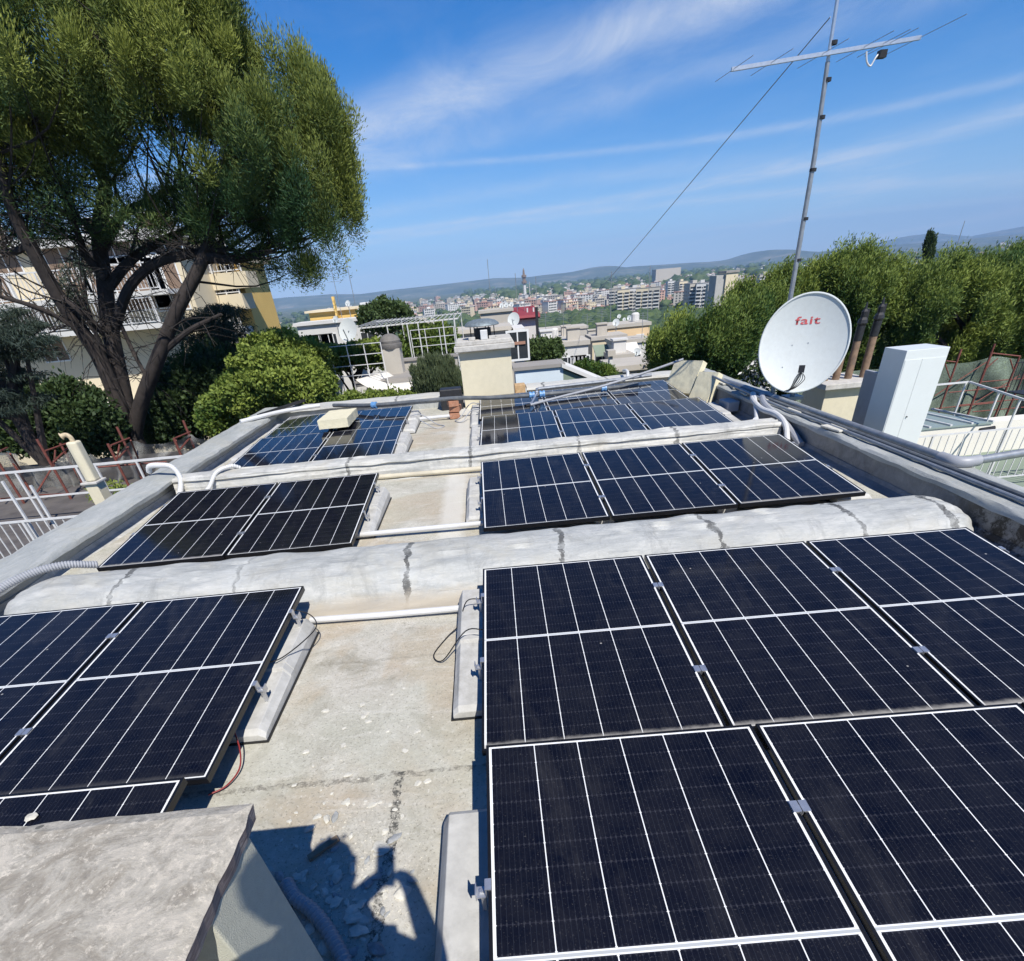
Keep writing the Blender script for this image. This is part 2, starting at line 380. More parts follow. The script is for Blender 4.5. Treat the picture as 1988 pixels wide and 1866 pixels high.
def mat_slab():
    m, nt, bs = newmat('weathered_slab'); c = coords(nt, 'World')
    a = nz(nt, c, 6, 10, .75, .8); b = nz(nt, c, 30, 8, .75)
    col = ramp(nt, a, [(.3, (.17, .155, .13)), (.44, (.30, .27, .22)), (.54, (.42, .39, .33)), (.64, (.52, .475, .40)), (.75, (.60, .55, .47))])
    col = mixc(nt, ramp(nt, b, [(.52, 0), (.62, .5)]), col, (.20, .185, .155))
    col = mixc(nt, ramp(nt, nz(nt, c, 48, 8, .8), [(.54, 0), (.62, .7)]), col, (.66, .60, .50))
    v = nt.nodes.new('ShaderNodeTexVoronoi'); v.inputs['Scale'].default_value = 9; nt.links.new(c, v.inputs[0])
    sp = math_(nt, 'MULTIPLY', math_(nt, 'LESS_THAN', v.outputs[0], .11), math_(nt, 'GREATER_THAN', nz(nt, c, 5, 2), .5))
    col = mixc(nt, math_(nt, 'MULTIPLY', sp, .8), col, (.10, .10, .085))
    nt.links.new(col, bs.inputs['Base Color']); bs.inputs['Roughness'].default_value = .9
    bump(nt, bs, math_(nt, 'ADD', a, math_(nt, 'MULTIPLY', b, .6)), .7, .01)
    return m
MT['slab'] = mat_slab()
def mat_slabside():
    m, nt, bs = newmat('worn_shaded_slab_edge'); c = coords(nt, 'World', scale=(1, .35, 2))
    a = nz(nt, c, 30, 9, .75, 1)
    col = ramp(nt, a, [(.35, (.13, .105, .11)), (.5, (.25, .20, .20)), (.62, (.42, .37, .34)), (.72, (.56, .53, .47))])  # worn edge, with the purplish shade of this side put into its colours
    nt.links.new(col, bs.inputs['Base Color']); bs.inputs['Roughness'].default_value = .9
    bump(nt, bs, a, .8, .01); return m
MT['slabside'] = mat_slabside()
def mat_net(name='debris_net', c=(.24, .24, .22), hole=.35):
    m, nt, bs = newmat(name); w = coords(nt, 'World')
    col = ramp(nt, nz(nt, w, 2, 6), [(.35, tuple(x*.75 for x in c)), (.65, tuple(x*1.3 for x in c))])
    nt.links.new(col, bs.inputs['Base Color']); bs.inputs['Roughness'].default_value = .95
    ch = nt.nodes.new('ShaderNodeTexWhiteNoise')
    tr = nt.nodes.new('ShaderNodeBsdfTransparent'); mx = nt.nodes.new('ShaderNodeMixShader')
    n = nz(nt, w, 140, 1, .5); f = math_(nt, 'LESS_THAN', n, .5-.5+hole+.12)
    nt.links.new(f, mx.inputs[0]); nt.links.new(bs.outputs[0], mx.inputs[1]); nt.links.new(tr.outputs[0], mx.inputs[2])
    nt.links.new(mx.outputs[0], nt.nodes['Material Output'].inputs[0]); return m
MT['net'] = mat_net(); MT['netg'] = mat_net('green_debris_net', (.20, .25, .19), .34)
def mat_leaf(name, a, b, trans=.25, rough=.6):
    m, nt, bs = newmat(name)
    at = nt.nodes.new('ShaderNodeAttribute'); at.attribute_name = 'tint'; at.attribute_type = 'GEOMETRY'
    col = mixc(nt, at.outputs['Fac'], a, b)
    nt.links.new(col, bs.inputs['Base Color']); bs.inputs['Roughness'].default_value = rough
    bs.inputs['Specular IOR Level'].default_value = .25
    t = nt.nodes.new('ShaderNodeBsdfTranslucent'); nt.links.new(mixc(nt, .5, col, (.10, .13, .02)), t.inputs[0])
    mx = nt.nodes.new('ShaderNodeMixShader'); mx.inputs[0].default_value = trans
    nt.links.new(bs.outputs[0], mx.inputs[1]); nt.links.new(t.outputs[0], mx.inputs[2]); nt.links.new(mx.outputs[0], nt.nodes['Material Output'].inputs[0])
    return m
MT['needle'] = mat_leaf('pine_needles', (.032, .08, .032), (.23, .265, .052))
MT['needle2'] = mat_leaf('stone_pine_needles', (.045, .10, .025), (.25, .31, .06))
MT['cedar'] = mat_leaf('cedar_needles', (.035, .055, .045), (.08, .10, .07))
MT['leaf'] = mat_leaf('bright_leaves', (.05, .105, .02), (.25, .31, .06))
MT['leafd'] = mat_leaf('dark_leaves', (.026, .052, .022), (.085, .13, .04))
MT['olive'] = mat_leaf('rosemary_leaves', (.07, .10, .05), (.15, .18, .09))
MT['forest'] = mat_leaf('wood_leaves', (.035, .060, .024), (.085, .12, .04), 0)

MT['stain'] = mat_coat('shaded_stained_render', base=(.20, .21, .22), lo=(.10, .105, .11), hi=(.31, .32, .32), sx=(1.5, .6, .8), blot=True)  # base darkened for the shade on the right wall; blotch is real stain
# ================================================================== THE ROOF WE STAND ON
XL, XR, YF = -4.20, 3.75, 11.62
mb = MB(); nx, ny = 60, 100
for j in range(ny+1):
    for i in range(nx+1):
        x = -4.3+8.15*i/nx; y = -2.5+14.3*j/ny
        mb.v.append((x, y, .010*mn.noise(Vector((x*.9, y*.9, 0)))))
for j in range(ny):
    for i in range(nx):
        a = j*(nx+1)+i; mb.f.append((a, a+1, a+nx+2, a+nx+1)); mb.m.append(0)
tag(mb.build('roof_deck', MT['roof'], smooth=True, org=(0, 4, 0)), 'pale patched roof deck between the solar panels', kind='structure')
home = thing('apartment_block', (0, 4.5, -10), 'cream apartment block whose flat roof carries the solar panels', 'building')
MB().box(-4.52, 4.08, -2.6, 11.98, -10, -.02).build('wall', MT['cream'], home)

def wavy_sweep(prof, x0, x1, n, y_of=lambda x: 0, amp=.012, seed=0, mat=None, name='', label='', cat='', close=True, axis='x', parent=None, ends=0):
    mb = MB(); vs = []; np_ = len(prof)
    for i in range(n+1):
        x = x0+(x1-x0)*i/n
        e = 1
        if ends:
            dd = min(x-x0, x1-x)
            if dd < ends: e = math.sqrt(max(0.02, 1-((ends-dd)/ends)**2))
        for k, (a, z) in enumerate(prof):
            q = Vector((x*1.3+seed, k*.37, seed)); w = amp*mn.noise(q); w2 = amp*mn.noise(q*2.7+Vector((9, 0, 0)))
            am = sum(p[0] for p in prof)/np_
            aa = am+(a-am)*e+w+y_of(x); zz = z*(.25+.75*e)+(w2 if z > 0 else 0)
            vs.append((x, aa, zz) if axis == 'x' else (aa, x, zz))
    fs = []
    for i in range(n):
        for k in range(np_-1): fs.append((i*np_+k, i*np_+k+1, (i+1)*np_+k+1, (i+1)*np_+k))
    fs.append(tuple(range(np_))); fs.append(tuple(n*np_+k for k in range(np_)))
    mb.add(vs, fs)
    o = mb.build(name, mat, parent, smooth=True)
    if label: tag(o, label, cat)
    return o
def curve_prof(pts, k=4):
    pts3 = [Vector((a, 0, z)) for a, z in pts]; return [(p.x, p.z) for p in smooth_path(pts3, k)]
profA = curve_prof([(3.40, .0), (3.50, .012), (3.60, .06), (3.68, .14), (3.78, .205), (3.93, .24), (4.08, .245), (4.22, .225), (4.33, .15), (4.38, .06), (4.42, -.01)])
wavy_sweep(profA, -4.02, 3.72, 170, amp=.024, seed=3, mat=MT['coatA'], name='roof_upstand', label='wide rounded grey felt-covered upstand across the roof behind the first panel row', cat='roof upstand', ends=.35)
profB = curve_prof([(6.86, .0), (6.94, .012), (6.985, .05), (7.0, .12), (7.015, .17)])+curve_prof([(6.99, .185), (7.02, .215), (7.12, .225), (7.26, .22), (7.33, .20), (7.36, .10), (7.40, -.01)])
wavy_sweep(profB, -4.12, 3.62, 150, amp=.018, seed=11, mat=MT['coatB'], name='roof_upstand', label='low pale upstand with a lipped top crossing the roof farther back', cat='roof upstand')

# parapets: wall + capping
def parapet(label, inner, outer, y0, y1, zt, over, sgn, seed, wm='coatP'):
    t = thing('parapet_wall', (inner, (y0+y1)/2, 0), label, 'parapet')
    n = 90
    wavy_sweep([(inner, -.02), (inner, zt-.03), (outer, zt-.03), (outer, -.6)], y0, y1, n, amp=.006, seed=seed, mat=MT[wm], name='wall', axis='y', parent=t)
    i2 = inner+sgn*over; o2 = outer-sgn*.03
    pr = [(i2, zt-.055), (i2, zt-.02), (i2-sgn*.02, zt), (inner-sgn*.2, zt+.012), (o2, zt), (o2, zt-.05), (inner, zt-.035)]
    wavy_sweep(pr, y0, y1, n, amp=.016, seed=seed+5, mat=MT['coatP'], name='capping', axis='y', parent=t)
    # sloped fillet of felt at the foot
    fl = [(inner+sgn*.12, -.005), (inner+sgn*.07, .006), (inner+sgn*.025, .025), (inner+sgn*.008, .06), (inner-sgn*.01, .06), (inner-sgn*.01, -.01)]
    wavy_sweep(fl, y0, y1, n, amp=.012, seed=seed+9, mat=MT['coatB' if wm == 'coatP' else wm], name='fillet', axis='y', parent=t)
    return t
parapet('long grey parapet along the left edge of the roof', -4.25, -4.57, -2.5, 11.95, .22, .12, 1, 1)
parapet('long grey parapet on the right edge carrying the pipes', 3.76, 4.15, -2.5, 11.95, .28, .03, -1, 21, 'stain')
t = thing('parapet_wall', (-2.5, 11.8, 0), 'far left parapet in front of the bright green trees', 'parapet')
wavy_sweep([(11.62, -.02), (11.62, .17), (12.0, .17), (12.0, -.6)], -4.55, -.98, 40, amp=.006, seed=2, mat=MT['coatP'], name='wall', parent=t)
wavy_sweep([(11.56, .165), (11.57, .2), (11.62, .215), (12.02, .215), (12.04, .165), (11.8, .168)], -4.6, -.95, 40, amp=.012, seed=31, mat=MT['coatB'], name='capping', parent=t)
t = thing('parapet_wall', (2.4, 11.8, 0), 'far right parapet before the white house roofs', 'parapet')
wavy_sweep([(11.62, -.02), (11.62, .17), (12.0, .17), (12.0, -.6)], .72, 4.1, 40, amp=.006, seed=4, mat=MT['coatP'], name='wall', parent=t)
wavy_sweep([(11.56, .165), (11.57, .2), (11.62, .215), (12.02, .215), (12.04, .165), (11.8, .168)], .70, 4.15, 40, amp=.012, seed=41, mat=MT['coatB'], name='capping', parent=t)

# ------------------------------------------------------------------ solar panels
PWD, PLN, PT = 1.134, 1.722, .035
def panel_meshes():
    f = MB(); w, l, t, lip = PWD, PLN, PT, .012
    f.box(0, lip, -l, 0, -t, 0); f.box(w-lip, w, -l, 0, -t, 0)
    f.box(lip, w-lip, -lip, 0, -t, -.0005); f.box(lip, w-lip, -l, -l+lip, -t, -.0005)
    fm = f.mesh('frame', [MT['frame']])
    g = MB(); x0, x1, y0, y1 = lip, w-lip, -lip, -l+lip
    g.v = [(x0, y0, -.002), (x1, y0, -.002), (x1, y1, -.002), (x0, y1, -.002), (x0, y0, -.008), (x1, y0, -.008), (x1, y1, -.008), (x0, y1, -.008)]
    g.f = [(0, 3, 2, 1), (4, 5, 6, 7)]; g.m = [0, 1]
    gm = g.mesh('glass', [MT['glass'], MT['black']])
    uvl = gm.uv_layers.new(name='uv'); W, L = w-2*lip, l-2*lip
    uvs = {0: (0, 0), 1: (W, 0), 2: (W, L), 3: (0, L), 4: (0, 0), 5: (W, 0), 6: (W, L), 7: (0, L)}
    for lp in gm.loops: uvl.data[lp.index].uv = uvs[lp.vertex_index]
    return fm, gm
FM, GM = panel_meshes()
def clamp_mesh_mid():
    m = MB()
    m.box(-.032, -.002, -.024, .024, .0, .005); m.box(.002, .032, -.024, .024, .0, .005)
    m.box(-.006, -.002, -.024, .024, -.02, .004); m.box(.002, .006, -.024, .024, -.02, .004)
    m.lathe((0, 0, -.012), [(.007, 0), (.007, .014), (.001, .014)], 6)
    return m.mesh('mid_clamp', [MT['alu']])
def clamp_mesh_end():
    m = MB()
    m.box(-.008, .010, -.02, .02, .0, .005); m.box(-.012, -.006, -.02, .02, -.045, .004); m.box(-.045, -.006, -.02, .02, -.05, -.044)
    m.box(-.047, -.043, -.022, .022, -.062, -.02); m.box(-.03, -.015, -.012, .012, -.15, -.05)
    m.lathe((-.026, 0, -.044), [(.008, 0), (.008, .012), (.001, .012)], 6)
    return m.mesh('end_clamp', [MT['alu']])
CM, CE = clamp_mesh_mid(), clamp_mesh_end()
def clamp(name, me, root, x, y, flip=False):
    o = link(name, me, root); o.location = (x, y, 0)
    if flip: o.rotation_euler = (0, 0, math.pi)
    return o
ROWS = {('R', 0): (-.164, 1.632, .337, 3.63, -.12, -1.06, 3), ('R', 1): (-.179, 3.471, .280, 3.04, -.67, -.18, 3), ('R', 2): (-.196, 6.26, .285, 4.1, .37, -.1, 3),
        ('R', 3): (-.188, 9.156, .218, 2.04, -1.34, .01, 3), ('R', 4): (-.22, 10.985, .222, 2.0, -.6, 0, 3),
        ('L', 0): (-3.735, 1.62, .33, 3.6, 0, 0, 2), ('L', 1): (-3.748, 3.479, .268, 3.3, -.27, .32, 2), ('L', 2): (-3.655, 6.262, .263, 4.43, -.02, .22, 2),
        ('L', 3): (-3.757, 9.254, .183, 2.18, 1.2, -.17, 2), ('L', 4): (-3.76, 10.87, .2, 2.0, -.8, 0, 2)}
NTH = ['nearest', 'second', 'third', 'fourth', 'farthest']
PANEL_LABEL = {}
for (s, r), n in {(k[0], k[1]): v[6] for k, v in ROWS.items()}.items():
    side = 'right-hand' if s == 'R' else 'left-hand'
    pos = (['left', 'middle', 'right'] if n == 3 else ['left', 'right'])
    for c in range(n): PANEL_LABEL[(s, r, c)] = f'black solar panel with white grid, {pos[c]} one in the {NTH[r]} row of the {side} array'
PANEL_LABEL[('L', 0, 1)] = 'cut-off black solar panel strip right above the bottom left slab'
PANEL_LABEL[('R', 4, 0)] = 'far solar panel crossed by the black pipe in front of the square cream chimney'
PANEL_LABEL[('L', 4, 0)] = 'far solar panel partly covered by the left cream foam block'
def basis(row):
    x0, yf, zf, tl, yw, ro, n = row; tl, yw, ro = R(tl), R(yw), R(ro)
    ex = Vector((math.cos(yw)*math.cos(ro), math.sin(yw)*math.cos(ro), math.sin(ro)))
    ey = Vector((math.sin(yw)*math.cos(tl), -math.cos(yw)*math.cos(tl), -math.sin(tl)))
    return Vector((x0, yf, zf)), ex, ey
def onpanel(key, a, d, h=0):
    o, ex, ey = basis(ROWS[key]); n = ex.cross(-ey).normalized(); return o+ex*a+ey*d+n*h
for (s, r), row in ROWS.items():
    o, ex, ey = basis(row); up = ex.cross(-ey).normalized(); yy = up.cross(ex)
    for c in range(row[6]):
        p = o+ex*(c*1.154)
        root = thing('solar_panel', p, PANEL_LABEL[(s, r, c)], 'solar panel', 'solar panels on the roof')
        root.rotation_euler = Matrix(((ex.x, yy.x, up.x), (ex.y, yy.y, up.y), (ex.z, yy.z, up.z))).to_euler()
        link('frame', FM, root); link('glass', GM, root)
        if c < row[6]-1:
            for d in (.42, 1.28): clamp('mid_clamp', CM, root, PWD+.01, -d)
        if c == 0:
            for d in ((.36, 1.05) if r else (.62, 1.4)): clamp('end_clamp', CE, root, 0, -d)
        if c == row[6]-1:
            for d in ((.33, 1.06) if r else (.6, 1.3)): clamp('end_clamp', CE, root, PWD, -d, True)

# ------------------------------------------------------------------ ballast blocks under the panel ends
def ballast(key, side, y0, y1, xo, xi, label, step=True):
    row = ROWS[key]; o, ex, ey = basis(row)
    def top(y):
        return .085+.075*max(0, min(1, (y-y0)/(y1-y0)))
    ym = y0+(y1-y0)*.52
    pts = [(y0, 0), (y0, top(y0)-.035), (y0+.03, top(y0)-.01), (ym-.06, top(ym)-.015)]
    if step: pts += [(ym-.05, top(ym)+.004), (ym, top(ym)+.006), (ym+.004, top(ym)-.012), (ym+.01, top(ym)+.004)]
    pts += [(y1-.03, top(y1)-.012), (y1, top(y1)-.03), (y1, 0)]
    m = MB(); n = len(pts); ins = .028; sg = 1 if xo < xi else -1
    A = []; 
    for x, f in ((xo, 1), (xo+sg*ins*1.2, 0), (xi, 0)):
        for k, (y, z) in enumerate(pts):
            zz = z*.55 if f and z > 0 else z
            A.append((x, y+(0 if not f else (.0 if 0 < k < n-1 else 0)), zz-.002))
    fs = []
    for j in range(2):
        for k in range(n-1): fs.append((j*n+k, j*n+k+1, (j+1)*n+k+1, (j+1)*n+k))
    fs.append(tuple(range(n))); fs.append(tuple(2*n+k for k in range(n)))
    m.add(A, fs)
    ob = m.build('ballast_block', MT['ballast'], bevel=.008)
    MB().box(min(xo, xi)-.012, max(xo, xi)+.012, y0-.012, y1+.012, -.004, .010).build('rubber_mat', MT['black'], ob)
    tag(ob, label, 'ballast block', 'concrete ballast blocks under the panels')
for a in [(('R', 0), 1, .02, 1.47, -.375, .08, 'near right ballast block beside the shadow of the phone'),
          (('R', 1), 1, 2.2, 3.46, -.375, .06, 'pale stepped ballast block with a black cable loop, second row right-hand array'),
          (('R', 2), 1, 5.1, 6.2, -.37, .06, 'ballast block at the left end of the middle right-hand row'),
          (('R', 3), 1, 7.62, 8.95, -.38, .06, 'ballast block at the left end of the fourth right-hand row'),
          (('R', 4), 1, 9.45, 10.7, -.40, .06, 'farthest right-hand ballast block next to the terracotta bricks'),
          (('L', 0), -1, .3, 1.1, -1.36, -1.7, 'ballast block under the cut-off near left panel'),
          (('L', 1), -1, 2.17, 3.26, -1.39, -1.8, 'bright ballast block at the near left panels with two clamps and a cable'),
          (('L', 2), -1, 4.98, 6.15, -1.27, -1.7, 'ballast block at the right end of the middle left-hand row'),
          (('L', 3), -1, 7.6, 8.95, -1.31, -1.7, 'ballast block at the right end of the fourth left-hand row'),
          (('L', 4), -1, 9.45, 10.7, -1.32, -1.7, 'farthest left-hand ballast block with thin cables on it'),
          (('R', 1), -1, 1.9, 3.3, 3.47, 3.2, 'ballast strip right of the near panels by the black wall stain'),
          (('R', 2), -1, 4.7, 6.2, 3.44, 3.1, 'ballast strip right of the middle panels along the dark parapet'),
          (('R', 3), -1, 7.6, 9.0, 3.50, 3.1, 'ballast strip right of the far panels below the leaning foam boards'),
          (('L', 2), 1, 4.72, 6.1, -3.80, -3.5, 'ballast strip left of the middle panels beside the left parapet'),
          (('L', 3), 1, 7.6, 9.0, -3.92, -3.6, 'ballast strip left of the far panels beside the left parapet'),
          (('L', 4), 1, 9.45, 10.6, -3.95, -3.6, 'farthest ballast strip at the left parapet')]:
    ballast(a[0], a[1], a[2], a[3], a[4], a[5], a[6])
# hidden inner supports between the modules
for (s, r), row in ROWS.items():
    o, ex, ey = basis(row)
    for c in range(1, row[6]):
        x = row[0]+c*1.154-.01; y1 = o.y-.12; y0 = o.y-1.5
        z1 = o.z-.045-.012; z0 = o.z-math.sin(R(row[3]))*1.5-.057
        ob = MB().prism([(x-.09, y0, 0), (x-.09, y0, z0), (x-.09, y1, z1), (x-.09, y1, 0)], (.18, 0, 0)).build('ballast_block', MT['ballast'], bevel=.01)
        tag(ob, f'hidden ballast block under seam {"between left and middle" if c==1 else "between middle and right"} panels of the {NTH[r]} {"right" if s=="R" else "left"}-hand row', 'ballast block', 'concrete ballast blocks under the panels')

# ------------------------------------------------------------------ pipes, cables and odds on the deck
def pipe(name, pts, r, mat, label, cat, group=None, n=10, sm=0):
    m = MB(); P = smooth_path(pts, sm) if sm else pts
    m.tube(P, r, n); return tag(m.build(name, mat, smooth=True), label, cat, group)
pipe('white_pipe', [(-1.46, 3.385, .045), (-.9, 3.37, .04), (-.36, 3.352, .045)], .024, MT['pvc'], 'white pipe lying across the gap between the two near arrays', 'pipe', 'pipes crossing the gap between the arrays')
pipe('white_pipe', [(-1.48, 4.97, .05), (-.15, 4.94, .06)], .024, MT['pvc'], 'white pipe lying across the gap just behind the wide upstand', 'pipe', 'pipes crossing the gap between the arrays')
pipe('beige_pipe', [(-1.55, 6.93, .04), (-.15, 6.84, .05)], .028, paint('beige_pvc', (.55, .50, .38), .5), 'beige pipe lying along the foot of the far upstand', 'pipe', 'pipes crossing the gap between the arrays')
pipe('white_pipe', [(-1.32, 10.35, .05), (-.75, 10.32, .06)], .028, MT['pvc'], 'short white pipe running to the terracotta bricks', 'pipe', 'pipes crossing the gap between the arrays')
# cable loops
pipe('cable', [(-.18, 2.78, .2), (-.3, 2.8, .19), (-.46, 2.74, .03), (-.53, 2.84, .01), (-.45, 3.04, .012), (-.37, 3.12, .05), (-.3, 3.16, .2), (-.2, 3.18, .2)], .0040, MT['black'], 'thin black cable looping out beside the right ballast block', 'cable', sm=6)
pipe('cable', [(-1.50, 3.25, .22), (-1.38, 3.22, .18), (-1.31, 3.10, .16), (-1.34, 2.95, .155), (-1.44, 2.76, .15), (-1.52, 2.68, .17)], .0038, MT['black'], 'thin black cable curving over the left ballast block', 'cable', sm=6)
pipe('cable', [(-1.52, 2.15, .12), (-1.47, 2.05, .07), (-1.45, 1.95, .03), (-1.48, 1.85, .02), (-1.55, 1.8, .02)], .004, MT['cable_red'], 'short red cable hanging under the near left panels', 'cable', sm=6)
pipe('cable', [(-1.45, 10.15, .15), (-1.25, 10.1, .16), (-1.0, 9.95, .02), (-.85, 9.75, .015), (-1.0, 9.66, .012), (-1.25, 9.8, .13)], .008, MT['conduit'], 'grey cable loop lying beyond the far left panels', 'cable', sm=6)
pipe('cable', [(-.24, 10.4, .2), (-.4, 10.45, .2), (-.6, 10.3, .02), (-.68, 10.1, .015), (-.55, 9.95, .015), (-.4, 10.1, .14), (-.24, 10.0, .18)], .008, MT['conduit'], 'grey cable loop at the far right ballast block', 'cable', sm=6)

def corrugated(name, pts, r, mat, label, cat='conduit', group=None, k=10, pitch=.022):
    P = smooth_path(pts, k*3); L = [0]
    for a, b in zip(P, P[1:]): L.append(L[-1]+(b-a).length)
    n = int(L[-1]/(pitch/2)); Q = []; rs = []; j = 0
    for i in range(n+1):
        s_ = L[-1]*i/n
        while j < len(L)-2 and L[j+1] < s_: j += 1
        t_ = (s_-L[j])/max(1e-9, L[j+1]-L[j]); Q.append(P[j].lerp(P[j+1], t_)); rs.append(r*(1.0 if i % 2 else .78))
    m = MB(); m.tube(Q, rs, 14); o = m.build(name, mat, smooth=False); return tag(o, label, cat, group)
corrugated('corrugated_conduit', [tuple(atZ(*q, .03)) for q in ((555, 1712), (574, 1744), (604, 1766), (632, 1800), (656, 1842), (672, 1880), (690, 1960))], .029, MT['conduit'], 'grey corrugated conduit in the shadow behind the stucco duct')
corrugated('corrugated_conduit', [(-4.55, 7.35, .26), (-4.48, 7.30, .34), (-4.3, 7.22, .36), (-4.12, 7.15, .34), (-4.02, 7.05, .22), (-4.0, 6.85, .08), (-3.9, 6.5, .06), (-3.7, 6.2, .06)], .034, MT['pvc'], 'white hose arching over the left parapet at the far upstand', 'hose', 'hoses over the upstands', pitch=.03)
corrugated('corrugated_conduit', [(-3.35, 7.3, .22), (-3.42, 7.22, .27), (-3.55, 7.05, .25), (-3.62, 6.85, .12), (-3.66, 6.5, .06), (-3.6, 6.15, .06)], .026, MT['pvc'], 'short white hose bending over the far upstand at its left end', 'hose', 'hoses over the upstands', pitch=.03)
corrugated('corrugated_conduit', [(-3.55, 4.45, .2), (-3.72, 4.30, .28), (-3.9, 4.12, .29), (-4.05, 3.85, .24), (-4.1, 3.55, .14), (-4.0, 3.3, .07), (-3.8, 3.15, .05)], .034, MT['conduit'], 'grey corrugated hose curling round the left end of the wide upstand', 'hose', 'hoses over the upstands', pitch=.02)
# ================================================================== NEAR CORNER, PERSON, ROOF OBJECTS
def zv(reg, x, y):          # reg = (x0, y0, x1) of a zoomed view 1988 wide in the 2560 picture
    s = (reg[2]-reg[0])/1988; return ((reg[0]+x*s)/1.28773, (reg[1]+y*s)/1.28773)
X3, Y3 = Vector((1, 0, 0)), Vector((0, 1, 0)); Z3_ = Vector((0, 0, 1))
# ventilation duct hood with its cap slab
t = thing('duct_hood', (-1.3, .2, 0), 'stucco duct hood under a weathered concrete slab in the bottom left corner', 'duct hood')
m = MB(); nx, ny = 46, 46
def slab_pt(x, y, top): 
    q = Vector((x*5, y*5, top*3)); return z_ if False else 0
ED = []
for j in range(ny+1):
    for i in range(nx+1):
        x = -2.3+1.62*i/nx; y = -.8+1.71*j/ny
        e = min(1, min(i, nx-i, ny-j, j)/1.0)
        m.v.append((x-(.012*(mn.noise(Vector((y*14, 3, 0)))+.4) if i == nx else 0), y-(.008*(mn.noise(Vector((x*14, 7, 0)))+.4) if j == ny else 0), .93-(.012 if e < 1 else 0)+.004*mn.noise(Vector((x*9, y*9, 1)))))
for j in range(ny):
    for i in range(nx):
        a = j*(nx+1)+i; m.f.append((a, a+1, a+nx+2, a+nx+1)); m.m.append(0)
top = len(m.v)
rim = [(i, 0) for i in range(nx)]+[(nx, j) for j in range(ny)]+[(i, ny) for i in range(nx, 0, -1)]+[(0, j) for j in range(ny, 0, -1)]
for (i, j) in rim:
    x, y, z = m.v[j*(nx+1)+i]; m.v.append((x-(.015 if i == nx else 0), y, .862+.008*mn.noise(Vector((x*12, y*12, 5)))))
nr = len(rim)
for k in range(nr):
    a = rim[k][1]*(nx+1)+rim[k][0]; b = rim[(k+1) % nr][1]*(nx+1)+rim[(k+1) % nr][0]
    m.f.append((a, top+k, top+(k+1) % nr, b)); m.m.append(1)
m.f.append(tuple(top+k for k in range(nr))); m.m.append(1)
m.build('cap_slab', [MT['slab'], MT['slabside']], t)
for q in ((-.92, -.705, .635, .862), (-2.2, -.921, .76, .86), (-.85, -.71, -.75, -.2), (-2.2, -2.1, -.75, .759)): MB().box(*q, -.01, .862).build('stucco_wall', MT['creamshade'], t, bevel=.006)

# the photographer stands beside the phone
def skin_obj(name, joints, edges, mat, parent=None, org=None, sub=2, root=0):
    me = bpy.data.meshes.new(name); O = ORG[parent] if parent is not None else Vector(org)
    me.from_pydata([Vector(p[:3])-O for p in joints], edges, []); me.materials.append(mat)
    o = link(name, me, parent, O)
    md = o.modifiers.new('skin', 'SKIN'); md.use_smooth_shade = True
    for i, p in enumerate(joints):
        r = p[3]; sv = me.skin_vertices[0].data[i]; sv.radius = (r, p[4] if len(p) > 4 else r); sv.use_root = (i == root)
    s = o.modifiers.new('sub', 'SUBSURF'); s.levels = sub; s.render_levels = sub
    return o
J = []; Eg = []
def J_(x, y, z, r, r2=None, frm=None):
    J.append((x, y, z, r, r2 or r)); i = len(J)-1
    if frm is not None: Eg.append((frm, i))
    return i
FZ = .26
pel = J_(-.27, -.14, 1.13, .155, .12)
wai = J_(-.27, -.14, 1.28, .14, .105, pel); che = J_(-.265, -.12, 1.48, .165, .12, wai); nk0 = J_(-.26, -.09, 1.62, .09, .085, che)
nk1 = J_(-.255, -.06, 1.76, .058, None, nk0); hd0 = J_(-.25, -.025, 1.85, .078, .088, nk1); hd1 = J_(-.25, -.02, 1.93, .085, .105, hd0); hd2 = J_(-.25, -.03, 1.99, .065, .075, hd1)
for sg, sh, el, wr in ((1, (-.12, -.13, 1.565), (.08, -.14, 1.45), (.045, -.05, 1.78)), (-1, (-.43, -.08, 1.58), (-.34, .07, 1.43), (-.045, -.02, 1.80))):
    a = J_(*sh, .068, None, nk0); el = Vector(el); sh = Vector(sh); wr = Vector(wr)
    b = J_(*(sh.lerp(el, .5)), .052, None, a); c = J_(*el, .047, None, b); d = J_(*(el.lerp(wr, .4)), .048, None, c); e = J_(*wr, .033, .034, d)
    f = J_(wr.x-sg*.003, wr.y-.012, wr.z+.05, .042, .022, e)      # palm
    base = Vector((wr.x-sg*.003, wr.y-.014, wr.z+.075))
    for q, (L, off) in enumerate(((.068, -.024), (.075, -.008), (.07, .009), (.055, .025))):
        k0 = base+Vector((-sg*.004, off*.4, off*-.8+.0)); g = J_(k0.x, k0.y, k0.z, .0095, None, f)
        g2 = J_(k0.x-sg*.018, k0.y-.022, k0.z+L*.32, .0085, None, g); J_(k0.x-sg*.045, k0.y-.026, k0.z+L*.38, .0075, None, g2)
    th = J_(wr.x-sg*.024, wr.y-.02, wr.z+.035, .011, None, f); J_(wr.x-sg*.04, wr.y-.016, wr.z+.062, .0095, None, th)
for sg in (-1, 1):
    x = -.27+sg*.095; h = J_(x, -.14, 1.05, .095, .1, pel); k = J_(x+sg*.015, -.12, .73, .062, None, h); cf = J_(x+sg*.018, -.135, .55, .056, None, k); an = J_(x+sg*.02, -.15, FZ+.08, .04, None, cf)
    J_(x+sg*.03, -.06, FZ+.035, .042, .032, an)
per = thing('person', (-.27, -.14, FZ), 'person in dark clothes standing beside the slab and holding up a phone with both hands', 'person')
body = skin_obj('body', J, Eg, MT['skin'], per)
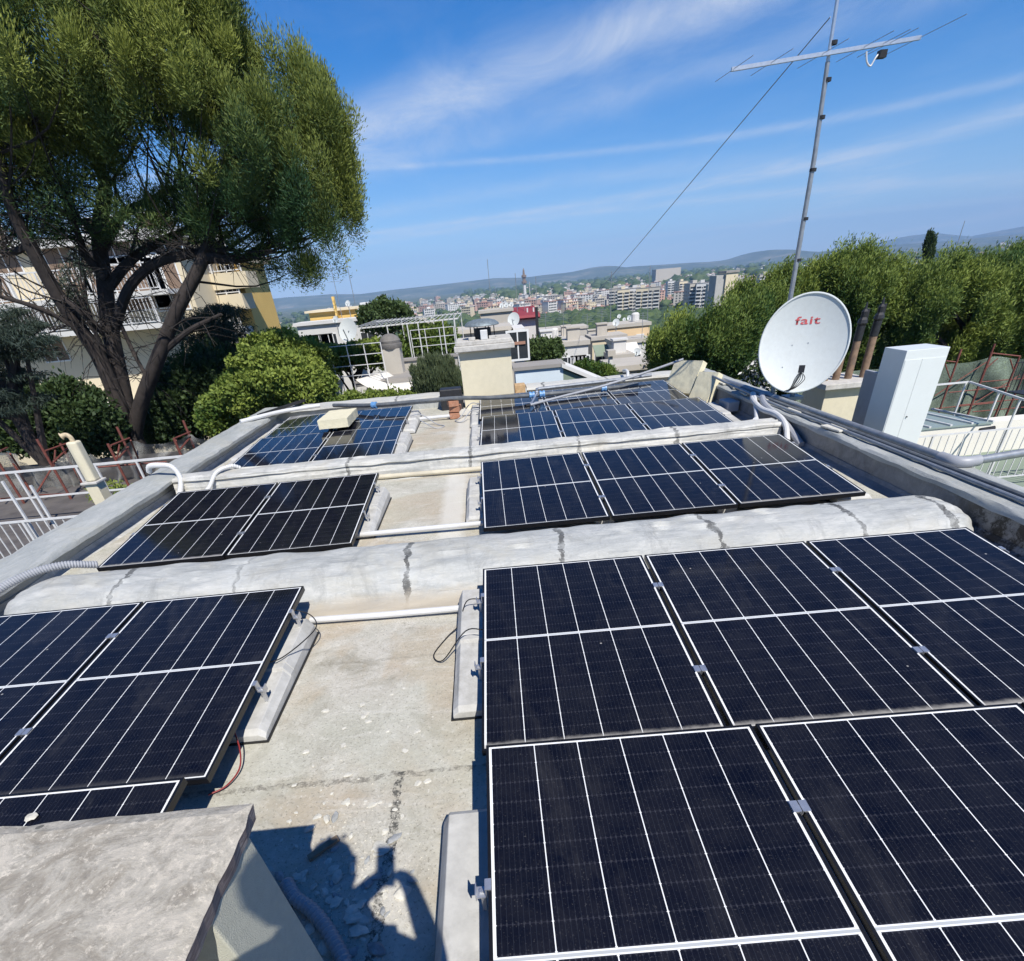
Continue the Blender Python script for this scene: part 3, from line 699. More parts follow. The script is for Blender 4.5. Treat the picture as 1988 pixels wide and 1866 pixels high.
# clothing: slightly larger shells over torso, sleeves and legs
S_ = []; SE = []
def s_(x, y, z, r, r2=None, frm=None):
    S_.append((x, y, z, r, r2 or r)); i = len(S_)-1
    if frm is not None: SE.append((frm, i))
    return i
a = s_(-.27, -.14, 1.10, .175, .14); b = s_(-.27, -.14, 1.28, .162, .125, a); c = s_(-.265, -.12, 1.48, .185, .14, b); d = s_(-.26, -.095, 1.60, .10, .095, c)
for sh, el in (((-.12, -.13, 1.555), (.075, -.14, 1.45)), ((-.43, -.08, 1.57), (-.345, .065, 1.43))):
    e = s_(*sh, .072, None, d); f = s_(*(Vector(sh).lerp(Vector(el), .5)), .058, None, e); s_(*el, .050, None, f)
skin_obj('shirt', S_, SE, MT['cloth'], per)
S_ = []; SE = []
a = s_(-.27, -.14, 1.10, .168, .135)
for sg in (-1, 1):
    x = -.27+sg*.095; h = s_(x, -.14, 1.03, .108, .112, a); k = s_(x+sg*.015, -.12, .73, .078, None, h); cf = s_(x+sg*.018, -.135, .55, .072, None, k); s_(x+sg*.02, -.15, FZ+.10, .066, None, cf)
skin_obj('trousers', S_, SE, MT['denim'], per)
for sg in (-1, 1):
    x = -.27+sg*.122; mm = MB(); mm.v = []
    mm.lathe((x, -.085, FZ), [(.05, 0), (.056, .02), (.05, .06), (.03, .085), (.001, .09)], 14); mm.v = [(p[0], -.085+(p[1]+.085)*2.4, p[2]) for p in mm.v]
    mm.build('shoe', MT['black'], per, smooth=True)
hm = MB(); hm.lathe((-.25, -.045, 1.90), [(.098, -.06), (.105, 0), (.1, .06), (.075, .115), (.035, .14), (.001, .145)], 18); hm.v = [(p[0], -.045+(p[1]+.045)*1.12+(-.012), p[2]) for p in hm.v]
hm.build('hair', MT['hair'], per, smooth=True)
fc = MB()
fc.add([(-.262, .085, 1.90), (-.238, .085, 1.90), (-.25, .112, 1.895), (-.25, .088, 1.935)], [(0, 1, 2), (1, 3, 2), (3, 0, 2), (0, 3, 1)])
fc.build('nose', MT['skin'], per)
for sg in (-1, 1):
    em = MB(); em.lathe((-.25+sg*.032, .073, 1.935), [(.001, 0), (.009, .006), (.012, .012), (.009, .018), (.001, .022)], 10, axis=(0, 1, 0)); em.build('eye', MT['black'], per, smooth=True)
    em = MB(); em.lathe((-.25+sg*.088, -.03, 1.91), [(.001, 0), (.026, .006), (.03, .012), (.001, .016)], 10, axis=(sg, 0, 0)); em.build('ear', MT['skin'], per, smooth=True)
fc = MB(); fc.box(-.272, -.228, .084, .090, 1.862, 1.870); fc.build('mouth', MT['red'], per)
pc = EYE-FW*.007-UP*.062-RT*.022
ph = thing('phone', pc, 'black phone held up in portrait in front of the photographer', 'phone')
MB().obox(pc, RT, UP, FW, .039, .082, .004).build('phone_body', MT['black'], ph, bevel=.003)
MB().obox(pc-FW*.0046, RT, UP, FW, .036, .078, .0004).build('screen', paint('screen_glass', (.02, .02, .025), .1, .05, 5, bmp=0), ph)
st = MB(); st.box(-.52, -.02, -.42, .04, -.01, FZ); tag(st.build('step_block', MT['ballast'], bevel=.01), 'low concrete step block the photographer stands on', 'step block')

# stones and plaster chips on the deck
def stone_mesh(seed, flat=.55):
    r = random.Random(seed); import bmesh
    bm = bmesh.new(); bmesh.ops.create_icosphere(bm, subdivisions=2, radius=1)
    for v in bm.verts:
        k = 1+.45*mn.noise(v.co*1.3+Vector((seed, 0, 0)))+.12*mn.noise(v.co*4+Vector((0, seed, 0))); v.co = Vector((v.co.x*k*1.25, v.co.y*k*.85, v.co.z*k*flat))
    me = bpy.data.meshes.new('stone'); bm.to_mesh(me); bm.free(); return me
MT['chip'] = paint('plaster_chip', (.56, .54, .47), .9, .2, 30, bmp=.5)
MT['chipd'] = paint('grey_stone_chip', (.30, .31, .31), .9, .3, 30, bmp=.5)
SM = []
for k in range(6):
    me = stone_mesh(k, .35 if k % 2 else .55); me.materials.append(MT['chip'] if k < 4 else MT['chipd']); SM.append(me)
r = random.Random(5); cnt = 0
for k in range(110):
    x = r.gauss(-.80, .16); y = r.gauss(1.17, .20)
    if not (-1.15 < x < -.42 and .55 < y < 1.62) or (x < -.72 and y < .9): continue
    s = r.choice((.008, .010, .012, .016, .022, .03)) if k % 5 else r.uniform(.02, .034)
    o = link('stone_chip', SM[r.randrange(6)], org=(x, y, s*.22)); o.scale = (s, s*r.uniform(.7, 1.1), s*.8); o.rotation_euler = (r.uniform(-.3, .3), r.uniform(-.3, .3), r.uniform(0, 6.28))
    tag(o, 'small plaster or stone chip lying in the shade behind the duct hood', 'stone', 'stone chips scattered on the deck'); cnt += 1
wc = onpanel(('L', 0), 1.154+.58, .14, .008); o = link('stone_chip', SM[1], org=tuple(wc)); o.scale = (.02, .024, .014); tag(o, 'white chip lying on the cut-off near left solar panel', 'stone')
for k in range(60):
    x = r.uniform(-1.15, -.45); y = r.uniform(1.35, 2.6) if k % 3 else r.uniform(1.5, 1.95)
    s = r.choice((.006, .008, .011, .017)) 
    o = link('stone_chip', SM[r.randrange(4)], org=(x, y, s*.15)); o.scale = (s, s, s*.5); o.rotation_euler = (0, 0, r.uniform(0, 6.28))
    tag(o, 'pale flake lying in the sun on the roof deck', 'stone', 'pale flakes on the sunny deck')
g = MB()
for k in range(900):
    x = r.gauss(-.78, .2); y = r.gauss(1.15, .26); s = r.uniform(.002, .006)
    if x < -1.2 or x > -.38 or (x < -.70 and y < .88) or y > 1.9: continue
    a = r.uniform(0, 6.28); vs = [(x+s*math.cos(a+q*2.1)*r.uniform(.7, 1.3), y+s*math.sin(a+q*2.1)*r.uniform(.7, 1.3), .001) for q in range(3)]+[(x, y, .002+s*.8)]
    g.add(vs, [(0, 1, 3), (1, 2, 3), (2, 0, 3)])
tag(g.build('grit', MT['chip']), 'fine grit and crumbs scattered in the shade', kind='stuff')
tag(MB().obox((-.90, 1.43, .02), Vector((.8, .55, .12)).normalized(), Vector((-.55, .8, 0)).normalized(), Z3_, .07, .014, .008).build('wood_batten', paint('old_wood', (.25, .19, .13), .9, .3, 20)), 'short splintered wood batten lying in the shade beside the duct hood', 'batten')

# polystyrene blocks
def foam(name, c, ax, ay, az, hx, hy, hz, label, seed, parent=None):
    import bmesh
    bm = bmesh.new(); bmesh.ops.create_cube(bm, size=2); bmesh.ops.subdivide_edges(bm, edges=bm.edges, cuts=14, use_grid_fill=True)
    c = Vector(c)
    for v in bm.verts:
        q = v.co.copy(); w = Vector((q.x*hx, q.y*hy, q.z*hz)); n_ = mn.noise_vector(w*9+Vector((seed,)*3))*.005+mn.noise_vector(w*40)*.0015
        p = c+ax*w.x+ay*w.y+az*w.z+n_; v.co = p-c
    me = bpy.data.meshes.new(name); bm.to_mesh(me); bm.free(); me.materials.append(MT['foam'])
    if parent is None: o = link(name, me, org=c); tag(o, label, 'foam block')
    else: o = link(name, me, parent); o.location = c-ORG[parent]
    return o
o_, ex_, ey_ = basis(ROWS[('L', 3)]); up_ = Vector((0, .03, 1)).normalized()
ax = Vector((1, .05, 0)).normalized(); az = up_; ay = az.cross(ax)
foam('foam_block', (-2.58, 9.74, .285), ax, ay, az, .235, .52, .065, 'cream foam block lying flat on the far left panels', 1)
az = Vector((-.80, -.35, .48)).normalized(); ax = Vector((.42, .25, .86)); ax = (ax-az*ax.dot(az)).normalized(); ay = az.cross(ax)
for k, (c, hx, hy) in enumerate((((3.44, 10.42, .30), .27, .34), ((3.60, 9.80, .20), .25, .22))):
    foam('foam_board', c, ax, ay, az, hx, hy, .055, ['far cream foam board leaning on the right parapet', 'near cream foam board leaning on the right parapet'][k], 5+k)
# grey box at the foot of the parapet
bx = MB(); bx.rbox((3.62, 8.75, .13), .09, .16, .07, .1); tag(bx.build('junction_box', MT['conduit'], bevel=.012), 'small grey junction box low on the right parapet', 'junction box')

# black pipe with blue couplings over the far rows
t = thing('water_pipe', (-.2, 10.25, .28), 'long dark pipe with blue couplings lying over the far panels', 'pipe')
Pp = [(-3.0, 11.2, .27), (-2.15, 10.62, .3), (-1.2, 10.44, .32), (-.6, 10.33, .33), (0, 10.25, .30), (.62, 10.22, .285), (1.3, 10.26, .275), (2.0, 10.32, .27), (2.6, 10.36, .27)]
MB().tube(smooth_path(Pp, 5), .034, 10).build('pipe', MT['ppipe'], t, smooth=True)
for c, d in (((-2.12, 10.6, .3), (.9, -.3, 0)), ((.70, 10.215, .285), (1, .02, 0)), ((.88, 10.225, .285), (1, .02, 0)), ((1.98, 10.32, .27), (1, .05, 0))):
    m = MB(); d = Vector(d).normalized(); c = Vector(c)
    m.lathe(c-d*.05, [(.03, 0), (.058, .005), (.058, .035), (.045, .04), (.045, .06), (.058, .065), (.058, .095), (.03, .1)], 12, axis=d); m.build('coupling', MT['blue'], t, smooth=False)
m = MB(); m.lathe((.79, 10.22, .27), [(.03, 0), (.035, .06), (.02, .07), (.02, .12), (.001, .12)], 10); m.tube(smooth_path([(.79, 10.2, .31), (.74, 10.05, .28), (.66, 9.75, .25), (.62, 9.6, .24)], 5), .016, 8); m.build('valve', MT['alu'], t, smooth=True)
t = thing('loose_pipe', (1.8, 10.3, .3), 'thin grey pipe slanting from the blue couplings to the leaning foam board', 'pipe')
MB().tube(smooth_path([(.62, 9.55, .25), (1.2, 9.82, .29), (1.9, 10.1, .34), (2.7, 10.2, .48), (3.3, 10.15, .63)], 5), .019, 8).build('pipe', MT['conduit'], t, smooth=True)
MB().tube([(.60, 9.54, .25), (.54, 9.51, .245)], .026, 10).build('end_cap', MT['black'], t)
pipe('grey_pipe', [(.85, 10.72, .30), (2.0, 10.85, .30), (3.0, 11.0, .31)], .028, MT['gpipe'], 'pale grey pipe along the top edge of the farthest right panels', 'pipe')
pipe('white_pipe', [(2.62, 11.3, .25), (2.66, 11.45, .32), (2.66, 11.6, .34), (2.68, 11.9, .3)], .03, MT['pvc'], 'short white elbow pipe poking over the far parapet', 'pipe', sm=4)
# bricks under a black box by the chimney
t = thing('brick_pile', (-.74, 10.45, 0), 'small stack of terracotta bricks holding up the dark pipe', 'brick pile')
for c, a in (((-.70, 10.42, .05), .1), ((-.67, 10.44, .155), -.15), ((-.70, 10.41, .25), .2)):
    MB().rbox(c, .09, .12, .045, a).build('brick', MT['brick'], t, bevel=.006)
tag(MB().box(-.98, -.56, 11.2, 11.5, -.01, .36).build('black_box', MT['soot'], bevel=.02), 'black box between the far parapet and the square chimney', 'box')
# central square chimney
t = thing('chimney', (-.05, 11.5, 0), 'square cream chimney with grey slab cap and domed metal cowl in the centre', 'chimney')
MB().box(-.525, .43, 11.25, 12.1, -.01, .94).build('stack', MT['cream'], t, bevel=.006)
cap = MB(); cap.box(-.60, .50, 11.14, 12.2, .94, 1.03); cap.box(-.56, .46, 11.2, 12.15, 1.03, 1.10); cap.build('cap', MT['stone'], t, bevel=.012)
cw = MB(); cw.lathe((-.06, 11.6, 1.10), [(.31, .20), (.325, .21), (.31, .235), (.25, .275), (.15, .30), (.001, .31)], 24)
cw.build('cowl', paint('galvanised_cowl', (.20, .24, .26), .55, .3, 20, metal=.4), t, smooth=True)
lg = MB()
for a in range(6): lg.bar((-.06+.22*math.cos(a), 11.6+.22*math.sin(a), 1.1), (-.06+.22*math.cos(a), 11.6+.22*math.sin(a), 1.31), .018)
lg.box(-.20, .10, 11.48, 11.75, 1.10, 1.26); lg.build('cowl_stand', MT['soot'], t)
q = MB(); q.box(-.10, .03, 11.25, 11.37, 1.10, 1.25); q.build('box_top', MT['whitemetal'], t, bevel=.01)
for x in (-.26, .11):
    MB().box(x-.06, x+.06, 11.25, 11.38, 1.10, 1.15).build('block', MT['stone'], t, bevel=.008)
tag(MB().box(.47, .68, 11.62, 11.9, -.01, .26).build('clay_box', paint('tan_clay', (.45, .31, .17), .85, .2, 20, dirt=(.2, .1, .07), dirt_amt=.8), bevel=.01), 'open tan clay box right of the square chimney', 'clay box')
# left parapet end: black angled flashing and blue fitting
tag(MB().prism([(-4.35, 10.9, .24), (-3.95, 12.0, .24), (-3.75, 12.02, .27), (-4.1, 10.95, .27)], (0, 0, .05)).build('flashing', MT['soot']), 'black flashing strip lying on the far left corner of the parapet', 'flashing')
pipe('grey_pipe', [(-4.5, 10.45, .26), (-4.25, 10.7, .27), (-3.9, 11.1, .27), (-3.3, 11.35, .27)], .035, MT['pvc'], 'short pale pipe across the far left parapet corner', 'pipe', sm=3)

# ------------------------------------------------------------------ right parapet pipes
t = thing('service_pipe', (4.0, 8, .33), 'big grey pipe running along the right parapet to an elbow', 'pipe')
MB().tube(smooth_path([(3.72, 11.35, .33), (3.83, 9.8, .33), (3.93, 8.2, .33), (3.98, 6.3, .33), (4.03, 4.72, .33)], 5), .036, 12).build('pipe', MT['gpipe'], t, smooth=True)
MB().tube(smooth_path([(4.02, 4.80, .33), (4.03, 4.66, .33), (4.10, 4.60, .33), (4.22, 4.60, .335)], 5), .048, 14).build('elbow', MT['conduit'], t, smooth=True)
MB().tube([(4.2, 4.60, .335), (4.75, 4.64, .36), (5.6, 4.7, .38)], .036, 12).build('pipe', MT['gpipe'], t, smooth=True)
pipe('conduit', [(3.60, 11.3, .42), (3.66, 10.4, .42), (3.72, 9.0, .36), (3.79, 7.6, .31), (3.84, 6, .31), (3.86, 4.4, .31), (3.88, 2.6, .31)], .017, MT['gpipe'], 'thin grey conduit along the inner edge of the right parapet', 'conduit', 'conduits on the right parapet', sm=4)
pipe('conduit', [(3.84, 9.3, .32), (3.87, 7.6, .31), (3.90, 6, .31), (3.93, 4.4, .31), (3.95, 2.6, .31)], .024, MT['ppipe'], 'dark conduit next to the thin grey one on the right parapet', 'conduit', 'conduits on the right parapet', sm=4)
pipe('hose', [(3.80, 8.35, .33), (3.72, 8.1, .30), (3.60, 7.7, .16), (3.50, 7.45, .10), (3.40, 7.3, .22)], .03, MT['pvc'], 'white hose slanting down behind the far upstand at the right', 'hose', 'hoses on the right parapet', sm=5)
pipe('hose', [(3.78, 8.35, .33), (3.70, 8.1, .29), (3.66, 7.7, .25), (3.66, 7.25, .26), (3.64, 6.95, .20), (3.60, 6.75, .06)], .034, MT['pvc'], 'white hose looping over the right end of the far upstand', 'hose', 'hoses on the right parapet', sm=5)
pipe('hose', [(3.85, 8.2, .33), (3.74, 7.8, .28), (3.71, 7.3, .22), (3.70, 6.9, .14), (3.70, 6.6, .04)], .042, MT['conduit'], 'thick grey hose hanging down the right parapet face', 'hose', 'hoses on the right parapet', sm=5)
r = random.Random(3)
for k, y in enumerate((9.6, 9.2, 8.6, 8.1, 7.2, 6.2)):
    tag(MB().rbox((3.86+r.uniform(-.04, .06), y, .305), .06+.03*r.random(), .16, .012, r.uniform(-.2, .2)).build('mortar_lump', MT['chip'], bevel=.01), f'pale mortar patch {["nearest the foam boards", "under the crossing conduit", "left of the dish foot", "right below the dish foot", "midway along the parapet", "close to the flue chimney"][k]} on the right parapet', 'mortar patch')
# dark stain / hole where the wide upstand meets the parapet
tag(MB().obox((3.742, 3.05, .08), Y3, Z3_, X3, .07, .05, .012).build('drain_hole', MT['black'], bevel=.02), 'black drain hole at the foot of the right parapet', 'drain')

# ------------------------------------------------------------------ satellite dish on the right parapet
DC = Vector((4.18, 7.95, .955)); dn = Vector((-.42, -.86, .20)).normalized()
dx = dn.cross(Z3_).normalized()*-1; dy = dn.cross(dx).normalized()
if dy.z < 0: dy = -dy
if dx.x < 0: dx = -dx
t = thing('satellite_dish', (4.2, 8.05, .28), 'large white satellite dish with red lettering on the right parapet', 'satellite dish')
RX, RY, DD = .532, .567, .09
def dsurf(a, b, off=0):
    k = (a/RX)**2+(b/RY)**2; return DC+dx*a+dy*b+dn*(-DD*(1-k)+off)
m = MB(); nr_, na = 12, 56
for side, off in ((0, 0), (1, -.006)):
    n0 = len(m.v)
    for i in range(nr_+1):
        for k in range(na):
            w_ = 2*math.pi*k/na; f = i/nr_; m.v.append(tuple(dsurf(RX*f*math.cos(w_), RY*f*math.sin(w_), off)))
    for i in range(nr_):
        for k in range(na):
            k2 = (k+1) % na; m.f.append((n0+i*na+k, n0+i*na+k2, n0+(i+1)*na+k2, n0+(i+1)*na+k)); m.m.append(0)
m.build('reflector', MT['dish'], t, smooth=True)
m = MB(); m.tube([dsurf(RX*math.cos(2*math.pi*k/56), RY*math.sin(2*math.pi*k/56), .0) for k in range(57)], .013, 8, cap=False); m.build('rim', MT['dish'], t, smooth=True)
cu = bpy.data.curves.new('lettering', 'FONT'); cu.body = 'fait'; cu.size = .205; cu.align_x = 'CENTER'; cu.offset = .002; cu.space_character = 1.06; cu.extrude = 0
cu.resolution_u = 3
tmp = bpy.data.objects.new('tmp', cu); COL.objects.link(tmp); dg = bpy.context.evaluated_depsgraph_get(); me = bpy.data.meshes.new_from_object(tmp.evaluated_get(dg)); bpy.data.objects.remove(tmp)
me.name = 'lettering'
for v in me.vertices:
    a, b = v.co.x*1.10, v.co.y*.60+.235; a2 = a; v.co = dsurf(a2, b, .004)-ORG[t]
me.materials.clear(); me.materials.append(MT['red']); link('lettering', me, t)
foot = dsurf(-.10, -RY*1.0, 0)
lnb = dsurf(.03, -.31, .36); arm0 = dsurf(-.12, -.555, .03)
MB().bar(dsurf(-.05, -.54, -.03), lnb-dy*.04, .028, .02).build('arm', MT['gpipe'], t)
m = MB(); m.obox(lnb, dx, dy, dn, .036, .042, .03); m.lathe(lnb-dn*.03, [(.03, 0), (.036, -.03), (.02, -.04)], 12, axis=dn); m.build('feed_horn', MT['black'], t)
m = MB()
for k in range(5): m.tube(smooth_path([lnb-dy*.05+dx*(.012*(k-2)), lnb-dy*.12+dx*(.03*(k-2)), (lnb-dy*.2).lerp(arm0, .4)+dx*(.012*(k-2)), arm0], 4), .005, 5)
m.build('cable_bundle', MT['black'], t)
m = MB(); bk = DC-dn*.16; m.bar(bk, bk-Vector((0, 0, .68)), .05); m.obox(bk, dx, dy, dn, .12, .14, .03); m.bar(Vector((bk.x, bk.y, .27)), Vector((bk.x, bk.y, .31)), .22); m.build('mount', MT['gpipe'], t)
for a, b in ((-.13, .0), (.06, .02), (-.2, -.26)): MB().obox(dsurf(a, b, .002), dx, dy, dn, .006, .006, .003).build('bolt', MT['gpipe'], t)

# ------------------------------------------------------------------ aerial mast
mx, my = 3.92, 8.25
t = thing('aerial_mast', (mx, my, .28), 'tall galvanised aerial mast rising behind the dish with a long crossbar aerial', 'aerial mast')
k_ = my/8
tp = atY(1632, -40, my); bt = atY(1535, 575, my)
MB().tube([(bt.x, my, .28), tuple(bt), tuple(atY(1582, 300, my)), tuple(atY(1607, 120, my))], [.030, .030, .027, .023], 10).build('pole', MT['gpipe'], t, smooth=True)
MB().tube([tuple(atY(1606, 125, my)), tuple(tp)], .019, 10).build('upper_pole', MT['alu'], t, smooth=True)
MB().tube([tuple(atY(1607, 150, my+.035)), tuple(atY(1560, 430, my+.035)), tuple(atY(1537, 570, my+.035))], .008, 6).build('cable', MT['conduit'], t, smooth=True)
for py_ in (83, 155, 228, 330, 425, 505):
    p = atY(1632-(py_)*.163, py_, my); MB().lathe(p-Vector((0, 0, .015)), [(.028, 0), (.038, 0), (.038, .03), (.028, .03)], 10).build('clamp', MT['soot'], t)
def aerial(a, b, Y, els, label, r=.014):
    A, B = atY(*a, Y), atY(*b, Y); tt = thing('aerial', A.lerp(B, .5), label, 'aerial', 'television aerials')
    MB().bar(A, B, r*2, r*2).build('boom', MT['alu'], tt)
    for f, L in els:
        p = A.lerp(B, f); MB().tube([p+Vector((0, -L, 0))+Vector((.10*L, 0, 0)), p+Vector((0, L, 0))-Vector((.1*L, 0, 0))], .0032, 5).build('element', MT['alu'], tt)
    return tt
ta = aerial((1420, 135), (1787, 73), my-.04, [(.01, .42), (.21, .42), (.48, .44), (.70, .45), (.80, .4), (.84, .4), (.995, .6)], 'long white crossbar aerial with thin cross rods on the tall mast', .016)
p = atY(1715, 92, my-.04)
MB().obox(p-Vector((0, 0, .05)), X3, Y3, Z3_, .04, .03, .03).build('junction', MT['black'], ta)
MB().tube(smooth_path([atY(1712, 98, my-.04), atY(1700, 112, my-.05), atY(1690, 128, my-.05), atY(1683, 120, my-.05), atY(1682, 100, my-.04)], 5), .008, 6).build('feed_cable', MT['pvc'], ta, smooth=True)
wr = MB(); g0 = atY(1612, 33, my); g1 = atY(1100, 630, 62); wr.tube([g0.lerp(g1, i/24)-Vector((0, 0, .5*math.sin(math.pi*i/24)*.3)) for i in range(25)], [.006+.012*i/24 for i in range(25)], 5)
tag(wr.build('guy_wire', MT['gpipe'], smooth=True), 'thin guy wire running from the mast top far down to the houses', 'guy wire')

# ------------------------------------------------------------------ cream chimney with four flues
t = thing('chimney', (5.2, 9, -.6), 'cream chimney with a row of brown flue pipes right of the dish', 'chimney')
FX0, FX1 = atY(1592, 800, 8.4).x, atY(1693, 790, 8.4).x
MB().box(FX0+.07, FX1-.08, 8.5, 9.15, -.8, .27).build('stack', MT['cream'], t, bevel=.006)
MB().box(FX0, FX1, 8.4, 9.25, .27, .345).build('cap', MT['stone'], t, bevel=.01)
for k, (x, h, top_) in enumerate([(atY(vx_, 745, 8.75).x, h_, k_) for vx_, h_, k_ in ((1598, .28, 0), (1620, .34, 0), (1643, .50, 1), (1671, .54, 1))]):
    MB().tube([(x, 8.75, .345), (x+.005, 8.76, .345+h)], .052, 12).build('flue', MT['terracotta'], t, smooth=True)
    if top_:
        MB().tube([(x+.005, 8.76, .345+h-.01), (x+.01, 8.76, .345+h+.18)], .056, 12).build('flue_top', MT['soot'], t, smooth=True)
        m = MB(); p = Vector((x+.012, 8.76, .345+h+.18)); m.lathe(p, [(.05, 0), (.07, .03), (.06, .07), (.04, .1), (.045, .17), (.02, .2), (.008, .28), (.001, .28)], 10)
        m.obox(p+Vector((.03, 0, .14)), X3, Y3, Z3_, .035, .006, .06); m.build('flue_cowl', MT['soot'], t)
# ------------------------------------------------------------------ white two-door cabinet
t = thing('service_cabinet', (5.2, 6.9, -.8), 'tall white metal cabinet with two door seams right of the flue chimney', 'cabinet')
a, b = atY(*zv((1860, 600, 2560), 1155, 800), 6.9), atY(*zv((1860, 600, 2560), 1467, 758), 6.9)
x0, x1, zt = a.x, b.x, (a.z+b.z)/2+.01
MB().box(x0, x1, 6.9, 7.32, -.9, zt).build('case', MT['cabinet'], t, bevel=.004)
dm = MB(); hw = x0+(x1-x0)*.42
dm.box(x0+.012, hw-.002, 6.894, 6.8995, -.85, zt-.10); dm.box(hw+.002, x1-.012, 6.894, 6.8995, -.85, zt-.10)
MB().add(dm.v[:8], dm.f[:6]).build('door', MT['cabinet'], t); MB().add(dm.v[8:], [tuple(i-8 for i in f) for f in dm.f[6:]]).build('door', MT['cabinet'], t)
MB().lathe((hw+.03, 6.892, .18), [(.008, 0), (.008, .012), (.001, .012)], 10, axis=(0, -1, 0)).build('lock', MT['black'], t)
DP = atY(1709, 722, 7.5)
tag(MB().box(DP.x, x0+.10, 7.4, 7.75, -.9, DP.z).build('flue_duct', MT['conduit'], bevel=.01), 'grey metal duct standing behind the white cabinet', 'duct')
# ================================================================== GROUND
def gz(x, y):
    d = math.hypot(x, y)
    P = [(0, -9.5), (20, -10), (45, -11), (90, -17), (160, -26), (300, -35), (600, -42), (1500, -44), (60000, -44)]
    z = P[-1][1]
    for (a, b), (c, e) in zip(P, P[1:]):
        if d <= c: z = b+(e-b)*(d-a)/(c-a); break
    if d > 60: z += min(1, (d-60)/300)*3.5*mn.noise(Vector((x*.0035, y*.0035, 2)))
    if x > 0 and 40 < y < 1200: z += 8*math.exp(-((x/y-1.0)/.35)**2)*min(1, (y-40)/100)
    return z
m = MB(); rs = [0, 6, 12, 20, 30, 45, 65, 90, 120, 160, 210, 280, 370, 480, 620, 800, 1050, 1400, 1900, 2600, 3500, 5000, 7500, 11000, 16000]
na = 96
for rr in rs:
    for k in range(na):
        w = 2*math.pi*k/na; x, y = rr*math.sin(w), rr*math.cos(w); m.v.append((x, y, gz(x, y)))
for i in range(len(rs)-1):
    for k in range(na):
        k2 = (k+1) % na; m.f.append((i*na+k, i*na+k2, (i+1)*na+k2, (i+1)*na+k)); m.m.append(0)
gm_, nt, bs = newmat('wooded_ground'); c = coords(nt, 'World')
col = ramp(nt, nz(nt, c, .012, 8, .7), [(.35, (.045, .065, .028)), (.5, (.07, .09, .04)), (.62, (.16, .15, .09)), (.75, (.24, .21, .15))])
nt.links.new(col, bs.inputs[0]); bs.inputs['Roughness'].default_value = .95
tag(m.build('ground', gm_, smooth=True, org=(0, 0, 0)), 'wooded ground falling away to the plain', kind='structure')

# hills: real ridges kilometres away
def ridge(name, pts, D, depth, base, mat, label, seed, rough=.10):
    P = [(ray(x, y)) for x, y in pts]; A = [(d.x/d.y, d.z/d.y) for d in P]      # slope in x and height per metre of Y
    nx_, nd = 260, 14; m = MB()
    x0, x1 = A[0][0], A[-1][0]
    for j in range(nd+1):
        t = j/nd; Yd = D+depth*(t-.5)
        prof = math.sin(math.pi*t)**.8
        for i in range(nx_+1):
            s = x0+(x1-x0)*i/nx_
            for (a, b), (c, e) in zip(A, A[1:]):
                if s <= c+1e-9: h = b+(e-b)*(s-a)/(c-a); break
            X = s*D; hz = CH+h*D
            n_ = rough*(mn.noise(Vector((X*.0012+seed, Yd*.0012, seed)))+.5*mn.noise(Vector((X*.004, Yd*.004, seed))))
            m.v.append((X, Yd, base+(hz-base)*prof*(1+n_*(1 if j != nd//2 else .12))))
    for j in range(nd):
        for i in range(nx_):
            a = j*(nx_+1)+i; m.f.append((a, a+1, a+nx_+2, a+nx_+1)); m.m.append(0)
    return tag(m.build(name, mat, smooth=True, org=(0, D, base)), label, kind='structure')
hm_, nt, bs = newmat('hill_scrub'); c = coords(nt, 'World')
col = ramp(nt, nz(nt, c, .0035, 9, .7), [(.35, (.04, .06, .04)), (.52, (.07, .09, .055)), (.62, (.17, .16, .11)), (.72, (.26, .22, .17))]); nt.links.new(col, bs.inputs[0]); bs.inputs['Roughness'].default_value = .95
ridge('hills', [(300, 604), (560, 578), (640, 571), (700, 571), (760, 563), (850, 553), (900, 547), (960, 540), (1010, 540), (1060, 534), (1110, 528), (1150, 519), (1168, 517), (1186, 516), (1205, 520), (1230, 517), (1300, 513), (1370, 509), (1420, 504), (1450, 497), (1480, 487), (1497, 485), (1520, 489), (1560, 492), (1620, 486), (1700, 478), (1800, 472), (2000, 452), (2300, 430)], 6600, 2200, -44, hm_, 'long blue wooded ridge on the horizon', 3)
ridge('mountains', [(700, 575), (850, 558), (1500, 500), (1640, 486), (1700, 476), (1730, 466), (1770, 457), (1800, 454), (1840, 459), (1870, 464), (1900, 458), (1940, 449), (2000, 438), (2200, 420)], 9600, 1800, -44, hm_, 'pale far mountains behind the ridge at the right', 9, .06)

